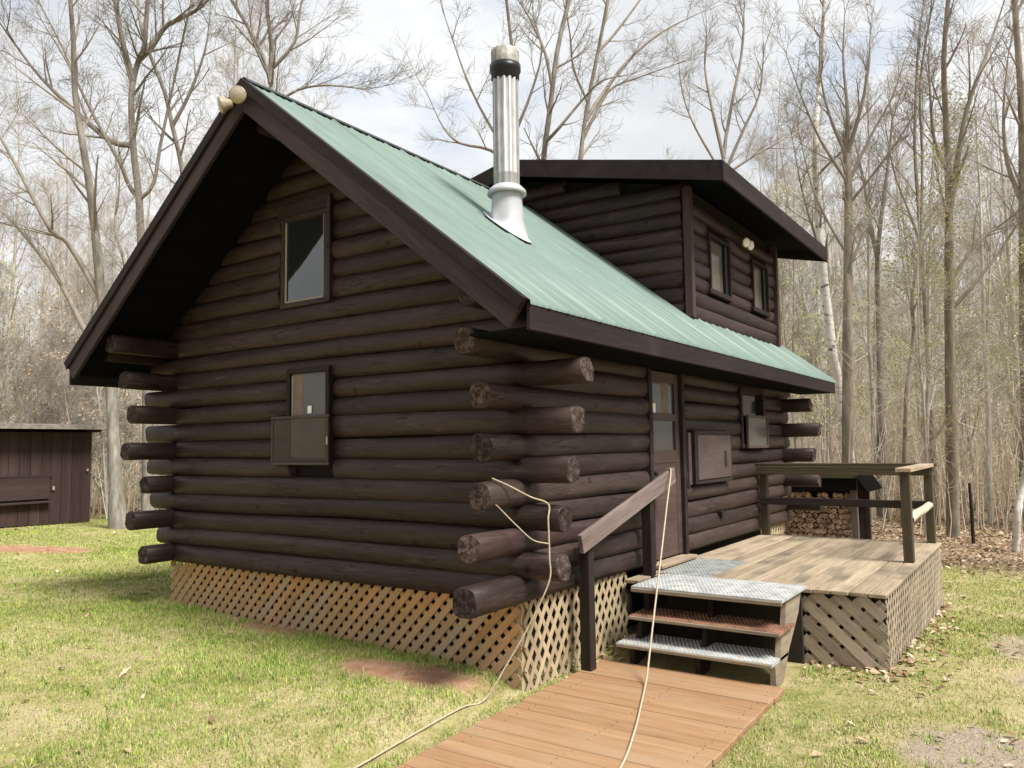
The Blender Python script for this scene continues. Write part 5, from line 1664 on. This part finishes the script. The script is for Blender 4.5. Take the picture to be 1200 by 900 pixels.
# ---- far wood: one mass of thin stems beyond the single trees
def far_wood():
    T = Tubes(); C = Tubes()
    rr = random.Random(77)
    for _ in range(950):
        ang = yaw_c + rr.uniform(-0.8, 0.8)
        dist = 44 + 75 * rr.random()
        b = Vector((CAM_LOC.x + math.cos(ang) * dist, CAM_LOC.y + math.sin(ang) * dist, 0))
        b.z = gz(b.x, b.y) - 0.2
        h = rr.uniform(9, 14)
        n = 6
        d = Vector((rr.gauss(0, 0.03), rr.gauss(0, 0.03), 1))
        pts = [b]
        for i in range(n - 1):
            d = (d + Vector((rr.gauss(0, 0.04), rr.gauss(0, 0.04), 0))).normalized()
            pts.append(pts[-1] + d * h / (n - 1))
        r0 = rr.uniform(0.07, 0.16)
        T.add(pts, [r0 * (1 - 0.85 * i / (n - 1)) for i in range(n)], 4)
        for _ in range(22):
            t = rr.uniform(0.25, 0.98); f = t * (n - 1); i = min(int(f), n - 2)
            p = pts[i].lerp(pts[i + 1], f - i)
            a = rr.uniform(0, 6.28); e = rr.uniform(0.3, 1.1)
            dd = Vector((math.cos(a) * math.cos(e), math.sin(a) * math.cos(e), math.sin(e)))
            ln = rr.uniform(1.0, 2.8) * (1.2 - 0.6 * t)
            q = p + dd * ln * 0.5; q2 = q + (dd + Vector((rr.gauss(0, .2), rr.gauss(0, .2), 0.3))).normalized() * ln * 0.5
            C.add([p, q, q2], [0.03, 0.02, 0.009], 3)
            for _ in range(5):
                s_ = rr.random(); p3 = p.lerp(q, s_) if rr.random() < 0.4 else q.lerp(q2, s_)
                a = rr.uniform(0, 6.28); e = rr.uniform(-0.1, 1.3); l3 = rr.uniform(0.4, 1.1)
                C.add([p3, p3 + Vector((math.cos(a) * math.cos(e), math.sin(a) * math.cos(e), math.sin(e))) * l3], [0.012, 0.006], 3)
    Va, Fa = T.arrays(); Vb, Fb = C.arrays()
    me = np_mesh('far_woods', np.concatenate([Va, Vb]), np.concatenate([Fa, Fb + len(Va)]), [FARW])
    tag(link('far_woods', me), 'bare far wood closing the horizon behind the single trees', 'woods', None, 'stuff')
far_wood()

# ---- brush: saplings and dead stems between the trees
def brush():
    T = Tubes()
    rr = random.Random(78)
    n = 0
    while n < 6500:
        ang = yaw_c + rr.uniform(-0.75, 0.75)
        dist = 15 + 32 * rr.random() ** 0.75
        x = CAM_LOC.x + math.cos(ang) * dist; y = CAM_LOC.y + math.sin(ang) * dist
        px = 600 + FPX * math.tan(yaw_c - ang)
        if not clear(x, y):
            continue
        if 350 < px < 900 and rr.random() < 0.8:
            continue
        if px > 880 and dist < 19.5 and rr.random() < 0.8:
            continue
        n += 1
        b = Vector((x, y, gz(x, y) - 0.1))
        h = rr.uniform(1.0, 4.6) * (0.6 + 0.4 * rr.random())
        d = Vector((rr.gauss(0, 0.07), rr.gauss(0, 0.07), 1))
        pts = [b]
        for i in range(3):
            d = (d + Vector((rr.gauss(0, 0.07), rr.gauss(0, 0.07), 0))).normalized()
            pts.append(pts[-1] + d * h / 3)
        r0 = rr.uniform(0.008, 0.022)
        T.add(pts, [r0, r0 * 0.75, r0 * 0.5, r0 * 0.25], 3)
        for _ in range(9):
            t = rr.uniform(0.2, 0.95); f = t * 3; i = min(int(f), 2)
            p = pts[i].lerp(pts[i + 1], f - i)
            a = rr.uniform(0, 6.28); e = rr.uniform(0.2, 1.2); l3 = rr.uniform(0.2, 0.7) * h / 3
            dd = Vector((math.cos(a) * math.cos(e), math.sin(a) * math.cos(e), math.sin(e)))
            T.add([p, p + dd * l3 * 0.55, p + dd * l3 + Vector((0, 0, 0.15 * l3))], [r0 * 0.45, r0 * 0.3, r0 * 0.15], 3)
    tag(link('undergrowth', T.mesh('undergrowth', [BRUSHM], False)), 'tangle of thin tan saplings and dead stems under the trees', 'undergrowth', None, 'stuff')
brush()

# small standing things at the wood edge
def stake(px, py, depth, h, label):
    b = cam_pt(px, py, depth)
    x, y = b.x, b.y
    z = gz(x, y)
    T = Tubes(); T.add([(x, y, z - 0.1), (x + 0.005, y, z + h * 0.5), (x + 0.03, y + 0.01, z + h)], [0.032, 0.03, 0.024], 8)
    tag(link('stake', T.mesh('stake', [POSTM])), label, 'stake')
stake(1141, 640, 14.6, 1.12, 'dark weathered stake standing at the wood edge right of the deck')

# ------------------------------------------------------------------ grass, leaves
def in_view(x, y, margin=170):
    dx, dy = x - CAM_LOC.x, y - CAM_LOC.y
    f = dx * math.cos(YAW) + dy * math.sin(YAW)
    s = dx * math.sin(YAW) - dy * math.cos(YAW)
    return (f > 1.0) & (np.abs(s / np.maximum(f, 0.1)) * FPX < 600 + margin + 120 / np.maximum(f, 0.5))

def keep_out(x, y):
    k = (x > -0.02) & (x < LEN) & (y > 0.0) & (y < W)
    k |= (x > DX_0) & (x < DX_1) & (y > -DD) & (y < 0)
    k |= (x > 0.9) & (x < DX_0) & (y > -1.5) & (y < -0.2)
    yl = -0.10 - 0.10 * (0.95 - x) / 2.5; yr = -1.53 - 0.045 * (0.95 - x) / 1.6
    k |= (x < 0.98) & (x > -4.3) & (y < yl + 0.01) & (y > yr - 0.01)
    k |= (x > SX0) & (x < SX1) & (y > SY) & (y < SY + 2.7)
    return k

def grass():
    n = 2250000
    ang = YAW + NR.uniform(-0.72, 0.74, n)
    dist = 1.6 + 20 * NR.random(n) ** 1.35
    x = CAM_LOC.x + np.cos(ang) * dist; y = CAM_LOC.y + np.sin(ang) * dist
    red, gr, li = masks(x, y)
    patch = fbm(x, y, 0.9, 1.0) * 0.65 + fbm(x, y, 3.1, 4.0) * 0.5 + fbm(x, y, 9.0, 2.0) * 0.35
    near_wall = np.exp(-np.maximum(0, -x) / 0.25) * ((x < 0) & (y > -0.2) & (y < 4.6))
    dens = np.clip(0.50 + 0.55 * patch + 0.3 * near_wall, 0.10, 1) * (1 - 0.96 * np.clip(red * 1.2, 0, 1)) * (1 - 0.88 * np.clip(gr * 1.2, 0, 1)) * (1 - 0.90 * li)
    m = (NR.random(n) < dens * 0.60) & in_view(x, y) & ~keep_out(x, y)
    x, y, patch, dist = x[m], y[m], patch[m], dist[m]
    nw = near_wall[m]
    # taller tufts and weeds here and there
    nc = 380
    ca = YAW + NR.uniform(-0.62, 0.66, nc); cd = 2.0 + 11 * NR.random(nc) ** 1.1
    cx = CAM_LOC.x + np.cos(ca) * cd; cy = CAM_LOC.y + np.sin(ca) * cd
    cr_, cg_, cl_ = masks(cx, cy)
    cm = ~keep_out(cx, cy) & (cl_ < 0.5) & (cr_ < 0.6)
    cx, cy, cd = cx[cm], cy[cm], cd[cm]
    k = 26
    tx = np.repeat(cx, k) + NR.normal(0, 0.030, len(cx) * k) * np.repeat(NR.uniform(0.5, 1.8, len(cx)), k); ty = np.repeat(cy, k) + NR.normal(0, 0.030, len(cx) * k)
    tm = ~keep_out(tx, ty)
    x = np.concatenate([x, tx[tm]]); y = np.concatenate([y, ty[tm]]); patch = np.concatenate([patch, np.full(tm.sum(), 0.9)]); dist = np.concatenate([dist, np.repeat(cd, k)[tm]])
    nw = np.concatenate([nw, np.repeat(NR.uniform(0.1, 1.0, len(cx)), k)[tm]])
    n = len(x)
    z = ground_z(x, y)
    side = smooth(-1.0, 1.5, y + 0.3 * x)                    # fresher on the far left side of the walk
    straw = NR.random(n) < np.clip(0.56 - 0.24 * side - 0.50 * patch, 0.06, 0.92)
    h = NR.uniform(0.012, 0.031, n) * (1 + 0.35 * np.clip(patch, -0.6, 1)) * (1 + 1.3 * nw * NR.random(n))
    h = np.where(NR.random(n) < 0.012, h * 1.9, h)
    wd = NR.uniform(0.0013, 0.0025, n) * (1 + dist / 7.0)
    a = NR.uniform(0, 2 * np.pi, n)
    tilt = np.where(straw, NR.uniform(0.7, 1.5, n), NR.uniform(0.1, 0.85, n))
    hx = h * np.sin(tilt); hz = h * np.cos(tilt)
    b = a + NR.uniform(0.9, 2.2, n)
    V = np.empty((n, 3, 3), dtype=np.float32)
    V[:, 0] = np.stack([x - wd * np.cos(b), y - wd * np.sin(b), z - 0.004], -1)
    V[:, 1] = np.stack([x + wd * np.cos(b), y + wd * np.sin(b), z - 0.004], -1)
    V[:, 2] = np.stack([x + hx * np.cos(a), y + hx * np.sin(a), z + 0.004 + hz], -1)
    u = NR.random(n)
    mi = np.where(straw, np.where(u < 0.55, 3, 4), np.where(u < 0.40, 0, np.where(u < 0.80, 1, 2)))
    gm = [plain('grass_green', (0.165, 0.275, 0.05), 0.8, 0, 0.3, 1.5, spec=0.15), plain('grass_light', (0.33, 0.42, 0.085), 0.8, 0, 0.3, 1.5, spec=0.15),
          plain('grass_yellow', (0.50, 0.52, 0.15), 0.8, 0, 0.25, 1.5, spec=0.15), plain('grass_straw', (0.52, 0.44, 0.25), 0.9, 0, 0.3, 2, spec=0.1), plain('grass_dead', (0.38, 0.305, 0.18), 0.9, 0, 0.3, 2, spec=0.1)]
    me = np_mesh('lawn_grass', V.reshape(-1, 3), np.arange(3 * n).reshape(n, 3), gm, mi)
    tag(link('lawn_grass', me), 'short patchy spring grass mixed with straw on the lawn', 'grass', None, 'stuff')
grass()

def litter():
    n = 260000
    ang = YAW + NR.uniform(-0.72, 0.74, n)
    dist = 2.0 + 30 * NR.random(n) ** 1.1
    x = CAM_LOC.x + np.cos(ang) * dist; y = CAM_LOC.y + np.sin(ang) * dist
    red, gr, li = masks(x, y)
    foot = np.exp(-np.abs(np.maximum(0, -DD - y)) / 0.12) * ((x > DX_0 - 0.3) & (x < DX_1) & (y < -DD) )
    foot = np.maximum(foot, np.exp(-((x - 1.2) / 0.5) ** 2 - ((y + 0.12) / 0.13) ** 2))
    foot = np.maximum(foot, np.exp(-np.maximum(0, DX_0 - x) / 0.15) * ((x < DX_0) & (x > DX_0 - 0.7) & (y > -DD) & (y < -1.5)))
    m = (NR.random(n) < np.clip(0.80 * li + 0.005 + 0.05 * gr + 0.8 * foot, 0, 1) * 0.5) & in_view(x, y) & ~(keep_out(x, y) & ~((x > 0.9) & (x < 1.7) & (y > -0.25)))
    x, y, dist = x[m], y[m], dist[m]
    n = len(x)
    z = ground_z(x, y) + 0.012 + NR.random(n) * 0.012
    s = NR.uniform(0.014, 0.034, n) * (1 + dist / 45)
    a = NR.uniform(0, 2 * np.pi, n)
    tx, ty = NR.normal(0, 0.35, n), NR.normal(0, 0.35, n)
    V = np.empty((n, 4, 3), dtype=np.float32)
    for q, (u_, v_) in enumerate(((-1.2, 0), (0, -0.6), (1.2, 0), (0, 0.6))):
        dx = s * (u_ * np.cos(a) - v_ * np.sin(a)); dy = s * (u_ * np.sin(a) + v_ * np.cos(a))
        V[:, q] = np.stack([x + dx, y + dy, z + dx * tx + dy * ty + (0.3 * s if q % 2 else 0)], -1)
    lm = [plain('dry_leaf_tan', (0.42, 0.30, 0.185), 0.9, 0, 0.3, 2, spec=0.15), plain('dry_leaf_brown', (0.24, 0.145, 0.085), 0.9, 0, 0.3, 2, spec=0.15), plain('dry_leaf_pale', (0.56, 0.45, 0.32), 0.9, 0, 0.2, 2, spec=0.15)]
    me = np_mesh('fallen_leaves', V.reshape(-1, 3), np.arange(4 * n).reshape(n, 4), lm, NR.integers(0, 3, n))
    tag(link('fallen_leaves', me), 'dry brown and tan leaves scattered on the ground', 'leaves', None, 'stuff')
litter()
